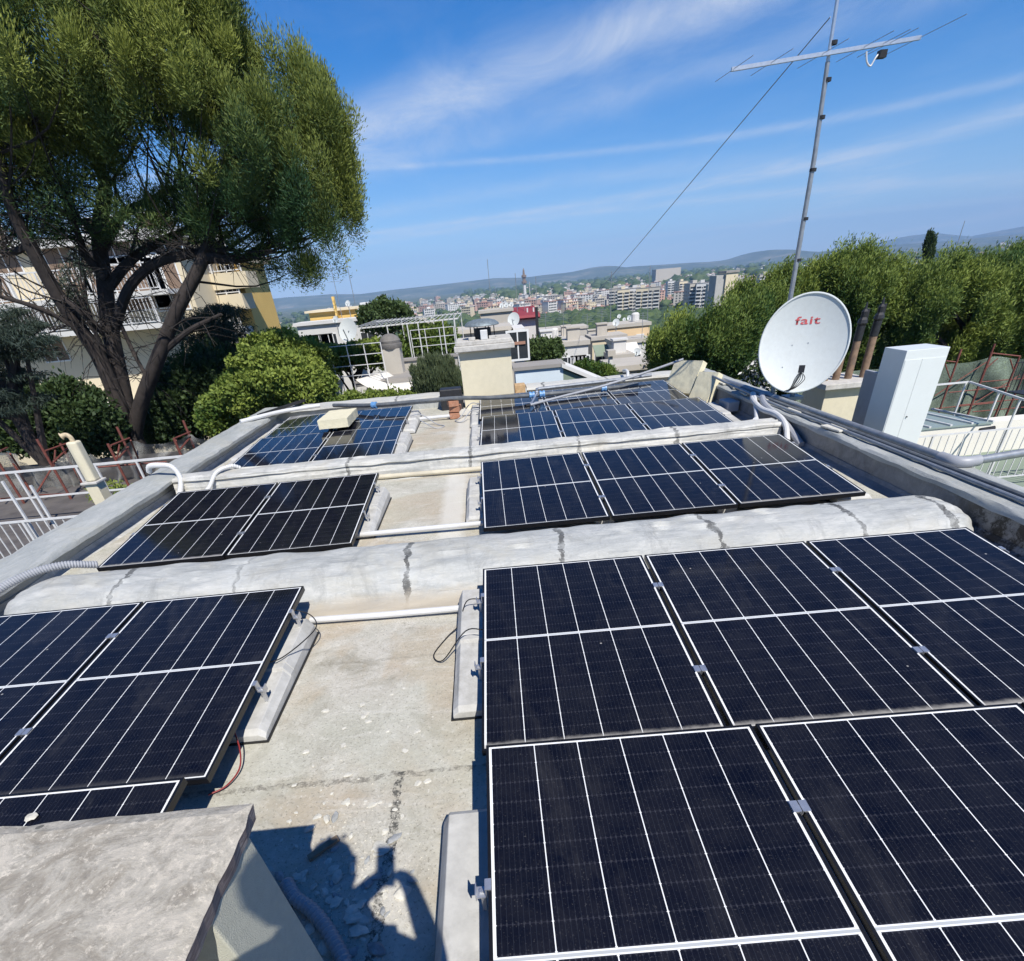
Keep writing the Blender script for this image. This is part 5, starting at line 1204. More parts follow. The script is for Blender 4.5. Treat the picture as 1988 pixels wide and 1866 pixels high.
# pergola
Yp0, Yp1 = 20.2, 24.0
t = thing('pergola', (atY(800, 690, Yp0).x, 22, wt), 'white tubular pergola frame over the terrace', 'pergola')
ztp = atY(800, 628, Yp0).z
pxs = [atY(v_, 660, Yp0).x for v_ in (756, 795, 816, 864, 886)]
for x in pxs: MB().tube([(x, Yp0, wt-1.2), (x, Yp0, ztp)], .020, 8).build('post', MT['whitemetal'], t, smooth=True)
for x in (pxs[0], pxs[2]+.2, pxs[3]+.2, pxs[4]+.1): MB().tube([(x, Yp1, wt-1.2), (x, Yp1, ztp)], .018, 8).build('post', MT['whitemetal'], t, smooth=True)
rf = MB(); xl = atY(694, 640, Yp0).x; xr = pxs[4]+.15
for y in (Yp0, Yp0+.16, Yp1): rf.bar((xl, y, ztp), (xr, y, ztp+.02), .035)
for k in range(22): x = xl+(xr-xl)*k/21; rf.bar((x, Yp0-.15, ztp+.05), (x, Yp1+.1, ztp+.05), .014)
rf.build('roof_frame', MT['whitemetal'], t)
# railings and awning of the terrace below
p, q = atY(627, 760, 17), atY(752, 735, 17)
railing('railing', (p.x, 17, p.z), (q.x, 17, p.z), 1.05, 'white three-bar railing above the dark tree left of the white awning', rails=4, posts=4, r=.011, down=.4)
m = MB(); A_ = [atY(690, 738, 16.5), atY(752, 722, 18.0), atY(806, 742, 17), atY(748, 757, 15.6)]
n_ = 14; vs = []
for j in range(n_+1):
    for i in range(n_+1):
        u, v_ = i/n_, j/n_; p = (A_[0].lerp(A_[1], u)).lerp(A_[3].lerp(A_[2], u), v_); p.z -= .28*math.sin(math.pi*u)*v_+.10*math.sin(math.pi*v_); vs.append(p)
fs = [(j*(n_+1)+i, j*(n_+1)+i+1, (j+1)*(n_+1)+i+1, (j+1)*(n_+1)+i) for j in range(n_) for i in range(n_)]
m.add(vs, fs); o = m.build('awning', BM['awn'], smooth=True, fix=False); sd = o.modifiers.new('t', 'SOLIDIFY'); sd.thickness = .02; tag(o, 'sagging white canvas awning below the terrace railing', 'awning')
block('terrace_building', 'pale low building carrying the awning below the pergola', 690, 800, 745, 17.2, -10, 1.7, 'white', 'flat', cat='building', over=.02, rt=.1, vy1=728)
# --- flat-roofed house right behind the square chimney
t, x0, x1, zt = block('rooftop_house', 'grey rooftop house with slanting side walls behind the chimney cowl', 886, 986, 641, 27, gz(0, 27), 2.2, 'grey', 'pale', over=.15, rt=.14, vy1=633, wins=())
MB().prism([(x1+.2, 26.6, zt-2.2), (x1+1.0, 26.6, zt-2.2), (x1+.7, 26.6, zt-.1), (x1+.2, 26.6, zt-.1)], (0, 2.2, 0)).build('side_wall', BM['white'], t)
MB().box(x0+.15, x0+1.6, 26.7, 26.96, zt-2.0, zt-1.2).build('cream_panel', BM['cream'], t)
block('terrace_building', 'pale terrace floor slab under the grey rooftop house', 884, 1022, 672, 24, gz(0, 24), 2.6, 'pale', 'pale', over=.1, rt=.25, vy1=660)
block('rooftop_house', 'low pale roof hut with round holes in its wall', 932, 993, 604, 42, gz(0, 42), 2.0, 'pale', 'pale', over=.12, rt=.15, vy1=598, wins=((.25, .9, .5, .9), (.65, .9, .5, .9)))
small_dish(atY(997, 620, 36), .36, 'white dish standing on the terrace right of the chimney cowl', pole=1.3)
for k, vx in enumerate((974, 983, 993)): small_dish(atY(vx, 593-k*1, 43), .16, ['left', 'middle', 'right'][k]+' dish of the three small dishes in a row on the hut roof', pole=.5)
# window bay and white wall right of the square chimney
t, x0, x1, zt = block('rooftop_house', 'little house with a white twin window just right of the square chimney', 998, 1016, 664, 20, -10, .9, 'pale', 'tile', over=.06, rt=.08, vy1=662)
p = atY(1002.5, 697, 20); win(t, p.x+.08, 20, p.z, .62, .75, m='win')
t, x0, x1, zt = block('house', 'pale blue-white house wall with grey eaves beyond the far parapet', 1000, 1093, 716, 17.5, -10, 1.0, 'blue', 'flat', over=.06, rt=.09, vy1=702)
m = MB(); p = atY(1093, 706, 17.5)
m.prism([(p.x, 17.5, p.z-.15), (p.x+1.25, 17.5, p.z-.70), (p.x+1.25, 17.5, p.z-2), (p.x, 17.5, p.z-2)], (0, 1.2, 0)); tag(m.build('lean_to', BM['green']), 'green lean-to shed at the end of the pale blue wall', 'shed')
m = MB(); m.prism([(p.x-.05, 17.4, p.z-.08), (p.x+1.4, 17.4, p.z-.72), (p.x+1.4, 17.4, p.z-.62), (p.x-.05, 17.4, p.z+.02)], (0, 1.3, 0)); tag(m.build('sloping_roof', BM['white']), 'white sloping roof edge of the green lean-to', 'roof')
# --- red-roofed house
Y = 46; t, x0, x1, zt = block('house', 'white house with bright red sheet roof', 992, 1040, 619, Y, gz(0, Y), 3, 'white', 'redroof', over=.3, rt=.10, vy1=615)
MB().prism([(x0-.3, Y-.4, zt), (x1+.3, Y-.4, zt), (x1+.1, Y+2.2, zt+.45), (x0, Y+2.2, zt+.45)], (0, .15, .15)).build('roof_slope', BM['redroof'], t)
MB().prism([(x0-.1, Y-1.6, zt-2.3), (x1+.2, Y-1.6, zt-2.3), (x1+.2, Y-.01, zt-1.7), (x0-.1, Y-.01, zt-1.7)], (0, 0, .08)).build('porch_roof', BM['redroof'], t)
for f in (.7, .95): MB().bar((x0+(x1-x0)*f, Y+.6, zt), (x0+(x1-x0)*f, Y+.6, zt+.55), .10).build('vent', MT['whitemetal'], t)
for k, (vx, vy, h) in enumerate(((954, 588, 3.2), (965, 600, 2.0), (1005, 600, 2.8), (1019, 598, 2.4), (1043, 600, 2.6))): tv_mast(atY(vx, vy+8, 47)-Vector((0, 0, 1)), h+.6, f'thin pale mast on the roofs, {["first", "second", "third", "fourth", "fifth"][k]} from the left around the red roof', 0, .022)
tag(MB().box(atY(1041, 640, 44).x, atY(1046, 640, 44).x, 44, 44.3, gz(0, 44), atY(1043, 596, 44).z).build('dark_screen', MT['soot']), 'narrow dark panel standing at the right end of the red roof', 'panel')
# --- terraces of white houses to the right
HS = [('house', 'white stepped house left of the garden with dark glazed corner', 1040, 1100, 668, 38, 'white', ((.75, .6, 1.8, 1.5), (.2, .7, .8, 1.2)), 3, 657),
      ('house', 'pale two-storey house in the middle with a long window band', 1062, 1122, 660, 48, 'pale', ((.72, .6, 2.6, 1.4), (.25, .8, .8, 1.3)), 3.2, 650),
      ('house', 'white house with slanted balcony and vertical window slats', 1088, 1142, 668, 34, 'white', ((.25, .55, .55, 1.5), (.5, .55, .35, 1.5), (.64, .55, .35, 1.5), (.78, .55, .35, 1.5), (.92, .55, .35, 1.5)), 2.6, 656),
      ('house', 'peach rooftop house with two small windows left of the pines', 1180, 1262, 632, 48, 'peach', ((.30, .9, .5, .8), (.78, .6, .5, .5)), 3, 624),
      ('house', 'cream house with awning under the peach rooftop house', 1150, 1215, 655, 43, 'cream', ((.3, .6, 1.0, 1.6), (.7, .6, 1.4, 1.6)), 2.6, 648),
      ('house', 'white terrace house below the peach one beside the pines', 1190, 1262, 662, 40, 'white', ((.3, .7, 1.2, 1.4), (.6, .7, .8, 1.4)), 2.2, 655),
      ('house', 'pale flat block with blank wall in front of the white terrace house', 1188, 1228, 690, 33, 'pale', (), 1.8, 685),
      ('house', 'dark open garage with pale slab roof near the far parapet', 1190, 1268, 712, 27, 'grey', ((.5, .5, 2.6, 1.0),), 2.6, 704),
      ('house', 'pale slab-roofed house behind the slatted balcony', 1050, 1140, 640, 62, 'pale', ((.3, .7, 1, 1.3), (.6, .7, 1, 1.3)), 3, 632),
      ('house', 'long low white house in the gardens above the terraces', 1130, 1190, 662, 58, 'white', ((.3, .7, 1, 1.3), (.7, .7, 1, 1.3)), 3, 655),
      ('wall_pillar', 'narrow white corner pillar by the dark garage', 1184, 1190, 680, 26.5, 'white', (), .35, 680)]
for nm, lb, va, vb, vy, Y, wall, wn_, dep, vy1 in HS:
    t, x0, x1, zt = block(nm, lb, va, vb, vy, Y, gz(2, Y)-2, dep, wall, 'pale', over=.10, rt=.22, vy1=vy1, wins=wn_, cat='building' if nm == 'house' else 'pillar')
    if nm == 'house' and dep >= 2.6:
        bz = zt-2.7; fb = MB().box(x0-.2, x1+.2, Y-1.2, Y-.01, bz-.15, bz).build('balcony', BM[wall], t); railing('railing', (x0-.2, Y-1.15, bz), (x1+.2, Y-1.15, bz), .8, '', par=fb, rails=2, bal=.25, posts=4, r=.03)
for k, (vx, vy, Y, r_) in enumerate(((1196, 626, 47, .26), (1202, 614, 52, .16), (1212, 620, 52, .14), (1222, 617, 52, .2), (1110, 664, 40, .16), (1118, 641, 50, .2), (1236, 683, 33, .2))):
    small_dish(atY(vx, vy, Y), r_, ['big white dish at the left end of the peach house roof', 'small dish above the big one on the peach house', 'second small dish on the peach house roof', 'grey dish on the right of the peach house roof', 'little dish on the pale house with the long window band', 'little dish among the pale roofs in the centre', 'dish on the pale flat block near the pines'][k], pole=.5)
tv_mast(atY(1185, 625, 55)-Vector((0, 0, 1)), 4.6, 'thin aerial mast rising from the peach house roof', 1, .03); tv_mast(atY(1256, 630, 60)-Vector((0, 0, 1)), 5.6, 'thin aerial mast in front of the wood left of the pines', 1, .03)
CL = [('water_tank', 'white water tank on the pale flat roof', 1078, 652, 49), ('air_conditioner', 'air conditioner box on the white stepped house', 1062, 664, 38.5), ('roof_vent', 'short grey vent on the slatted house roof', 1115, 660, 34.5), ('water_tank', 'round tank on the peach house roof', 1236, 622, 49), ('roof_vent', 'stubby chimney on the cream house roof', 1170, 648, 43.5), ('air_conditioner', 'air conditioner on the pale blank block', 1205, 684, 33.5), ('roof_vent', 'small vent pipe box on the long white house', 1150, 655, 58.5), ('roof_vent', 'white chimney block on the house with the window band', 1100, 650, 49)]
for nm, lb, vx, vy, Y in CL:
    p = atY(vx, vy, Y); m = MB()
    if nm == 'water_tank': m.lathe((p.x, Y+.5, p.z-.1), [(.3, 0), (.32, .06), (.32, .5), (.2, .6), (.001, .62)], 14)
    else: m.box(p.x-.35, p.x+.35, Y+.2, Y+.8, p.z-.2, p.z+.55); m.box(p.x-.42, p.x+.42, Y+.12, Y+.88, p.z+.55, p.z+.63)
    tag(m.build(nm, BM['white' if nm != 'roof_vent' else 'pale']), lb, nm.replace('_', ' '))
for k, (vx0, vx1, vy, Y, cn) in enumerate(((1150, 1178, 672, 42, 'green'), (1205, 1235, 668, 39, 'awn'), (1066, 1088, 672, 47, 'awn'))):
    a, b = atY(vx0, vy, Y), atY(vx1, vy, Y); m = MB(); m.prism([(a.x, Y-1.5, a.z-.5), (b.x, Y-1.5, a.z-.5), (b.x, Y-.05, a.z), (a.x, Y-.05, a.z)], (0, 0, .05))
    tag(m.build('awning', BM[cn]), ['green awning over the cream house terrace', 'pale awning on the white terrace house', 'pale awning under the long window band'][k], 'awning')
for k, (vx, vy, Y) in enumerate(((1060, 652, 44), (1094, 646, 48), (1140, 652, 46), (1168, 640, 50), (1226, 636, 52), (1246, 656, 40))):
    tv_mast(atY(vx, vy, Y)-Vector((0, 0, .5)), 1.9, ['comb aerial over the white stepped house', 'comb aerial over the long window band', 'comb aerial above the cream house', 'comb aerial left of the peach house', 'comb aerial on the peach house', 'comb aerial at the foot of the pines'][k], 5, .018)
r = random.Random(77)
for k in range(34):       # gardens between the houses
    vx = r.uniform(690, 1250); Y = r.uniform(36, 75); s = r.uniform(1.2, 2.4)
    x = (ray(vx, 640).x/ray(vx, 640).y)*Y; z = gz(x, Y)
    if abs(vx-930) < 60 and Y < 40: continue
    PFx = [(x+r.gauss(0, s*.5), Y+r.gauss(0, s*.5), z+1.5+abs(r.gauss(0, s*.7)), .7, .7, .6, r.uniform(0, 1)) for _ in range(22)]
    if k < 6: 
        a, b, c = puff_leaves(PFx, 90, .2, .8, .9)
        PROTO = globals().setdefault('GP', []); tt = thing('garden_tree', (x, Y, z), 'leafy garden tree standing between the houses in the valley', 'tree', 'garden trees between the houses')
        link('crown', leaf_mesh('crown', a, b, .34, .2, c, MT['leafd' if k % 2 else 'forest'], ORG[tt]), tt); MB().tube([(x, Y, z-.5), (x, Y, z+2)], .15, 6).build('trunk', MT['bark'], tt); PROTO.append(tt)
    else: copy_tree(r.choice(GP), (x, Y, z), rz=r.uniform(0, 6.28), scale=r.uniform(.8, 1.6))

# ================================================================== LEFT: NEIGHBOUR ROOF, SCAFFOLD, RAILINGS
L5 = (0, 1050, 560); 
def l5(x, y, Y): return atY(*zv(L5, x, y), Y)
p = l5(0, 900, 8.6)
t = thing('neighbour_roof', (-9, 9, -10), 'dark slate-edged roof terrace of the neighbouring house at the left', 'building')
MB().box(-22, -5.0, 7.6, 14.2, -10, -.95).build('wall', BM['pale'], t); 
rfm = paint('dark_slate', (.10, .09, .085), .85, .3, 3, dirt=(.2, .18, .15), dirt_amt=.5)
MB().box(-22, -4.95, 7.5, 14.3, -.95, -.88).build('roof', rfm, t)
tg = paint('grey_tiles', (.16, .16, .155), .85, .35, 5, dirt=(.26, .25, .22), dirt_amt=.5)
tag(MB().prism([(-22, 4.2, -2.1), (-4.7, 4.2, -2.1), (-4.7, 7.4, -1.0), (-22, 7.4, -1.0)], (0, 0, -.1)).build('tiled_roof', tg), 'grey tiled roof slope under the white balusters at the left', 'roof')
t = thing('chimney', (-5.42, 7.6, -1), 'slim cream chimney with bent clay cowl beyond the left parapet', 'chimney')
MB().box(-5.56, -5.40, 7.5, 7.68, -1.2, .14).build('base', MT['cream'], t, bevel=.008)
MB().box(-5.59, -5.37, 7.47, 7.71, .14, .17).build('ledge', MT['stone'], t, bevel=.008)
m = MB(); m.prism([(-5.53, 7.52, .17), (-5.47, 7.50, .17), (-5.40, 7.53, .17), (-5.40, 7.65, .17), (-5.53, 7.66, .17)], (0, 0, .50)); m.build('stack', MT['cream'], t, bevel=.02)
m = MB(); m.tube(smooth_path([(-5.46, 7.58, .66), (-5.465, 7.58, .72), (-5.50, 7.57, .755), (-5.55, 7.55, .745)], 4), [.028]*12+[.045], 12); m.build('cowl', paint('stained_clay', (.55, .45, .30), .9, .3, 20, dirt=(.15, .11, .08), dirt_amt=.9), t, smooth=True)
a, b = l5(-300, 545, 9.2), l5(1640, 325, 9.2)
za = (l5(700, 410, 9.2).z+l5(1300, 350, 9.2).z)/2
t = thing('railing', (-7, 9.2, za-1), 'tall white two-rail railing on the neighbouring roof at the left', 'railing')
m = MB(); m.bar((-20, 9.2, za), (b.x, 9.2, za), .032); m.build('rail', MT['whitemetal'], t); MB().bar((-20, 9.2, za-.42), (-5.6, 9.2, za-.42), .025).build('rail', MT['whitemetal'], t)
for vx in (-700, 140, 705, 880, 1260): 
    q = l5(vx, 470, 9.2); MB().bar((q.x, 9.2, -.9), (q.x, 9.2, za), .03).build('post', MT['whitemetal'], t)
zb_ = l5(300, 890, 6.4).z
railing('railing', (-14, 6.4, zb_-.75), (-4.62, 6.4, zb_-.75), .75, 'low white baluster railing just beyond the left parapet', rails=1, bal=.105, posts=9, r=.014, down=.2)
for k, vx in enumerate((20, 270)): 
    q = l5(vx, 545 if k == 0 else 580, 6.45); tag(MB().bar((q.x, 6.45, zb_-1), (q.x, 6.45, q.z), .024).build('post', MT['whitemetal']), ['thick white post standing at the left picture edge', 'white post between the left edge and the slim chimney'][k], 'post')
# scaffold
t = thing('scaffold', (-8, 11.5, -1.5), 'red tubular scaffold frame before the trees at the left', 'scaffold')
def sbar(m, x0, y0, x1, y1, Ya, Yb=None, w=.05): m.tube([l5(x0, y0, Ya), l5(x1, y1, Yb or Ya)], w*.5, 7)
SP = [((0, 150), (135, 840), 10.8), ((330, 170), (640, 720), 10.8), ((960, 210), (1140, 585), 10.8), ((1540, 160), (1610, 320), 10.8), ((70, 290), (330, 740), 11.8), ((590, 200), (760, 720), 11.8), ((1100, 55), (1215, 560), 11.8), ((1660, 0), (1712, 300), 11.8)]
for (a_, b_, Y_) in SP:
    top, bot = l5(*a_, Y_), l5(*b_, Y_); x = (top.x*.5+bot.x*.5); m = MB(); m.tube([(x, Y_, -.9), (x, Y_, top.z)], .024, 8); m.build('upright', MT['rust'], t, smooth=True)
m = MB()
for a_, b_ in (((0, 275), (65, 245)), ((400, 275), (600, 205)), ((985, 225), (1150, 160)), ((1545, 165), (1690, 105)), ((860, 420), (1480, 370)), ((350, 665), (720, 650)), ((0, 700), (120, 690)), ((330, 640), (470, 410)), ((480, 400), (490, 270)), ((1040, 340), (1060, 220)), ((1060, 330), (1140, 240)), ((1600, 260), (1690, 150)), ((1050, 400), (1150, 590)), ((1160, 180), (1290, 500)), ((90, 300), (200, 470)), ((470, 380), (600, 250)), ((1560, 180), (1600, 300))):
    MB().tube([l5(*a_, 10.8), l5(*b_, 11.4)], .016, 6).build('brace', MT['rust'], t, smooth=True)
def net(name, label, top, bot, Ya, Yb, conv, seed, mat='net'):
    n, k = 60, 14; vs = []
    T = [conv(x, y, Ya) for x, y in top]; B = [conv(x, y, Yb) for x, y in bot]
    T = smooth_path(T, 6); B = smooth_path(B, 6)
    def at(P, u): f = u*(len(P)-1); i = min(len(P)-2, int(f)); return P[i].lerp(P[i+1], f-i)
    for j in range(k+1):
        for i in range(n+1):
            u, v_ = i/n, j/k; p = at(T, u).lerp(at(B, u), v_); p.y += .10*math.sin(u*38+seed)*(.3+v_)+.12*mn.noise(Vector((u*9, v_*3, seed))); vs.append(p)
    m = MB(); m.add(vs, [(j*(n+1)+i, j*(n+1)+i+1, (j+1)*(n+1)+i+1, (j+1)*(n+1)+i) for j in range(k) for i in range(n)])
    o = m.build(name, MT[mat], smooth=True, fix=False); return tag(o, label, 'debris net', 'debris nets on the scaffolds')
net('debris_net', 'grey debris net sagging between the red uprights at the far left', [(-700, 330), (70, 290), (200, 380), (350, 412), (480, 390), (590, 290), (640, 250)], [(-700, 700), (100, 720), (300, 720), (480, 720), (700, 700), (760, 700), (790, 700)], 11.7, 11.9, l5, 1)
net('debris_net', 'grey debris net hung right of the slim cream chimney', [(790, 300), (950, 345), (1080, 270), (1160, 190), (1300, 215), (1450, 208), (1600, 175), (1680, 130), (1760, 160), (1900, 205)], [(800, 560), (950, 570), (1080, 580), (1160, 590), (1300, 520), (1450, 450), (1600, 380), (1680, 350), (1760, 330), (1900, 300)], 11.6, 11.9, l5, 2)
pl = [( -7.2+.25*k+rnd.uniform(-.1, .1), 10.2+rnd.uniform(-.4, .4), -.75+rnd.uniform(0, .25), .18, .18, .14, rnd.uniform(.2, 1)) for k in range(9)]
t = thing('potted_plants', (-6.5, 10.2, -.88), 'thin yellow-green weeds growing along the dark roof edge at the left', 'weeds'); a, b, c = puff_leaves(pl, 130, .5, .8, .8, .1)
link('foliage', leaf_mesh('foliage', a, b, .07, .03, c, MT['leaf'], ORG[t]), t)

# ================================================================== RIGHT: TERRACES, RAILINGS, SCAFFOLD
R5 = (2200, 860, 2200+1988*360/1527)
def r5(x, y, Y): return atY(*zv(R5, x, y), Y)
t = thing('neighbour_roof', (9, 9, -10), 'neighbouring roof terrace with green felt and glass canopy at the right', 'building')
zf = r5(800, 1150, 8.2).z
MB().box(5.9, 22, 7.3, 11.0, -10, zf-.55).build('wall', BM['cream'], t); MB().box(5.85, 22, 7.25, 11.1, zf-.55, zf-.5).build('roof', BM['green'], t)
MB().box(4.35, 22, 3.0, 7.2, -10, -1.45).build('lower_wall', BM['cream'], t); MB().box(4.35, 22, 2.9, 7.22, -1.45, -1.40).build('lower_roof', BM['green'], t)
MB().box(6.0, 22, 9.6, 9.9, zf-.5, zf+.02).build('kerb', BM['awn'], t)
MB().box(5.9, 22, 7.28, 7.5, zf-.5, zf-.38).build('edge_strip', BM['cream'], t)
a, b = r5(200, 1010, 7.9), r5(1527, 880, 7.9); zr = (a.z+b.z)/2
railing('railing', (5.3, 7.9, zr-.80), (13, 7.9, zr-.80), .80, 'white baluster railing right of the white cabinet', rails=1, bal=.115, posts=7, r=.013, down=.2)
p = [r5(620, 432, 10.6), r5(945, 400, 10.6), r5(1527, 500, 9.0), r5(2300, 640, 7.5)]; zt_ = (p[0].z+p[1].z)/2
t = thing('railing', (9, 10.6, zf-.5), 'white handrail turning a corner above the glass canopy at the right', 'railing')
m = MB(); Q = [Vector((p[0].x-2.5, 10.6, zt_)), Vector((p[1].x, 10.6, zt_)), Vector((p[2].x, p[2].y, zt_)), Vector((p[3].x, p[3].y, zt_))]
for a, b in zip(Q, Q[1:]): m.bar(a, b, .028)
m.build('handrail', MT['whitemetal'], t)
for a, f in ((Q[1]-Vector((.05, 0, 0)), 0), (Q[1].lerp(Q[2], .62), 0), (Q[2], 0), (Q[0], 0)): MB().bar((a.x, a.y, zf-.5), (a.x, a.y, a.z), .025).build('post', MT['whitemetal'], t)
cp = [r5(450, 925, 9.5), r5(1200, 840, 9.5), r5(830, 728, 11.0), r5(430, 765, 11.0)]
zz1, zz2 = (cp[0].z+cp[1].z)/2, (cp[2].z+cp[3].z)/2+.08
t = thing('glass_canopy', (cp[0].x+1, 10.5, zf), 'greenish ribbed glass canopy behind the white cabinet', 'canopy')
MB().prism([(cp[0].x-1, 9.5, zz1), (cp[1].x, 9.5, zz1), (cp[1].x-.2, 11, zz2), (cp[0].x-1, 11, zz2)], (0, 0, .03)).build('sheet', paint('greenish_sheet', (.26, .32, .30), .35, .1, 2, bmp=0), t)
for k in range(7):
    x = cp[0].x-1+(cp[1].x-cp[0].x+1)*k/6; MB().bar((x, 9.5, zz1+.04), (x-.03, 11, zz2+.04), .035, .03).build('rib', MT['whitemetal'], t)
MB().box(cp[0].x-1, cp[1].x, 9.52, 9.6, zf-.5, zz1-.01).build('front_wall', BM['awn'], t)
t = thing('scaffold', (9.5, 13, -1.5), 'orange-red scaffold frames behind the handrail at the right', 'scaffold')
def rb(m, x0, y0, x1, y1, Ya, Yb=None, w=.055): m.tube([r5(x0, y0, Ya), r5(x1, y1, Yb or Ya)], w*.5, 7)
for (x0, y0, x1, y1, Y_, mt) in ((860, 55, 620, 740, 13, 'rust2'), (1215, 0, 940, 720, 13, 'rust'), (1470, 130, 1215, 800, 13, 'rust'), (1590, 60, 1400, 700, 13, 'rust'), (1180, 100, 1080, 380, 14, 'rust'), (2000, 60, 1750, 800, 13, 'rust2')):
    a, b = r5(x0, y0, Y_), r5(x1, y1, Y_); x = (a.x+b.x)/2; m = MB(); m.tube([(x, Y_, zf-3.5), (x, Y_, a.z)], .022, 8); m.build('upright', MT[mt], t, smooth=True)
m = MB()
for q in ((1170, 95, 1490, 130, 13), (700, 180, 800, 190, 13), (690, 210, 740, 360, 13), (1050, 405, 1700, 350, 14), (540, 690, 1200, 625, 14), (840, 650, 1527, 580, 13), (980, 720, 1527, 670, 14), (580, 550, 1130, 190, 14), (1010, 620, 1480, 330, 14), (730, 515, 1380, 450, 13), (1100, 280, 1250, 150, 13), (1380, 160, 1420, 290, 13)):
    m = MB(); rb(m, *q[:4], q[4], None, .026); m.build('brace', MT['rust2'], t, smooth=True)
net('debris_net', 'greenish debris net stretched behind the white cabinet and handrail', [(-900, 330), (-300, 290), (120, 260), (400, 250), (700, 215), (950, 195), (1200, 130), (1480, 160), (1700, 130), (2200, 120)], [(-900, 1300), (-300, 1250), (120, 1200), (400, 1150), (700, 1100), (950, 1100), (1200, 1100), (1480, 1100), (1700, 1100), (2200, 1100)], 14.2, 14.3, r5, 4, 'netg')
tag(MB().tube([r5(1060, 915, 8.8), r5(1210, 890, 8.8)], .035, 8).build('black_tube', MT['black']), 'short black tube lying on the ledge behind the baluster railing', 'tube')
t = thing('garden_chair', tuple(r5(1450, 820, 10.2)), 'dark wrought-iron garden chair at the right picture edge', 'chair')
o3 = r5(1420, 810, 10.2); m = MB()
for dx_, dy_ in ((0, 0), (.4, 0), (0, .4), (.4, .4)): MB().bar(o3+Vector((dx_, dy_, -.05)), o3+Vector((dx_, dy_, .42)), .012).build('leg', MT['soot'], t)
MB().obox(o3+Vector((.2, .2, .43)), X3, Y3, Z3_, .20, .20, .008).build('seat', MT['soot'], t)
m = MB()
for k in range(5): m.bar(o3+Vector((.08*k+.04, .42, .43)), o3+Vector((.08*k+.04, .45, .9)), .010)
m.bar(o3+Vector((0, .45, .9)), o3+Vector((.4, .45, .9)), .014); m.build('backrest', MT['soot'], t)
# flowering climber left of the dish
t = thing('flowering_shrub', tuple(atY(1560, 740, 15)), 'shrub with masses of white blossom left below the satellite dish', 'shrub')
PFx = fill([(1862*1/1.28773*1.0, 915/1.28773), (1900/1.28773, 905/1.28773), (1940/1.28773, 930/1.28773), (1960/1.28773, 990/1.28773), (1890/1.28773, 1000/1.28773), (1858/1.28773, 960/1.28773)], 13, 40, .4, (.16, .16, .2), 61, (.0, .6))
a, b, c = puff_leaves(PFx, 160, .1, .8, .8, .1); link('foliage', leaf_mesh('foliage', a, b, .10, .05, c, MT['leafd'], ORG[t]), t)
a, b, c = puff_leaves(PFx, 60, -.5, .8, .5, .6); link('blossom', leaf_mesh('blossom', a, b, .10, .05, c, BM['white'], ORG[t]), t)

# ================================================================== THE TOWN BELOW
def town_mesh(w, d, h, style, wall, roof, seed):
    r = random.Random(seed); m = MB(); fl = max(1, int(h/3.1)); mats = [BM[wall], BM[roof], BM['win'], BM['white']]
    m.box(-w/2, w/2, -d/2, d/2, -6, h, 0)
    if style == 'hip':
        o = .5; A = [(-w/2-o, -d/2-o, h), (w/2+o, -d/2-o, h), (w/2+o, d/2+o, h), (-w/2-o, d/2+o, h)]; rd = max(0, w/2-d/2); B = [(-rd, 0, h+d*.26), (rd+.01, 0, h+d*.26)]
        m.add(A+B, [(0, 1, 5, 4), (1, 2, 5), (2, 3, 4, 5), (3, 0, 4), (3, 2, 1, 0)], 1)
    else:
        m.box(-w/2-.3, w/2+.3, -d/2-.3, d/2+.3, h, h+.35, 1); m.box(-w*.18, w*.15, -d*.2, d*.25, h+.35, h+2.6, 0)
    for f in range(fl):
        z = f*3.1+.9; nw = max(2, int(w/3.2))
        if style == 'balc':
            for (a, b) in ((-w/2+.4, -.9), (.9, w/2-.4)): m.box(a, b, -d/2-1.4, -d/2-.01, z-.95, z+.05, 3); m.box(a+.2, b-.2, -d/2-.04, -d/2-.01, z+.1, z+1.75, 2)
            m.box(-.55, .55, -d/2-.04, -d/2-.01, z, z+1.3, 2)
        else:
            for k in range(nw):
                x = -w/2+w*(k+.5)/nw; m.box(x-.55, x+.55, -d/2-.05, -d/2-.01, z, z+1.4, 2)
        ns = max(1, int(d/4))
        for k in range(ns):
            y = -d/2+d*(k+.5)/ns
            for s in (-1, 1): m.box(s*(w/2+.03)-.02, s*(w/2+.03)+.02, y-.5, y+.5, z, z+1.4, 2)
    return m.mesh('town_house', mats)
TM = {}
for k, (w, d, h, st_, wl, rf_) in enumerate([(11, 9, 6.5, 'hip', 'pale', 'tile'), (13, 10, 9.5, 'hip', 'peach', 'tile'), (12, 9, 7, 'flat', 'white', 'flat'), (16, 11, 12.5, 'flat', 'cream', 'flat'), (14, 10, 9.5, 'flat', 'pink', 'flat'), (10, 8, 6.5, 'hip', 'pink', 'tile'), (18, 12, 15.5, 'balc', 'pale', 'flat'), (15, 10, 12.5, 'flat', 'orange', 'flat')]):
    TM[k] = (town_mesh(w, d, h, st_, wl, rf_, k), h)
for k, (w, wl) in enumerate(((13, 'cream'), (14, 'pale'), (12, 'white'))): TM[8+k] = (town_mesh(w, 14, 27, 'balc', wl, 'flat', 20+k), 27)
DESC = ['small pale hipped-roof house', 'peach hipped-roof villa', 'low white flat-roofed house', 'cream four-storey block', 'pinkish flat-roofed block', 'small pink hipped-roof house', 'pale balconied block', 'orange flat-roofed block', 'tall cream balconied block', 'tall grey balconied block', 'tall white balconied block']
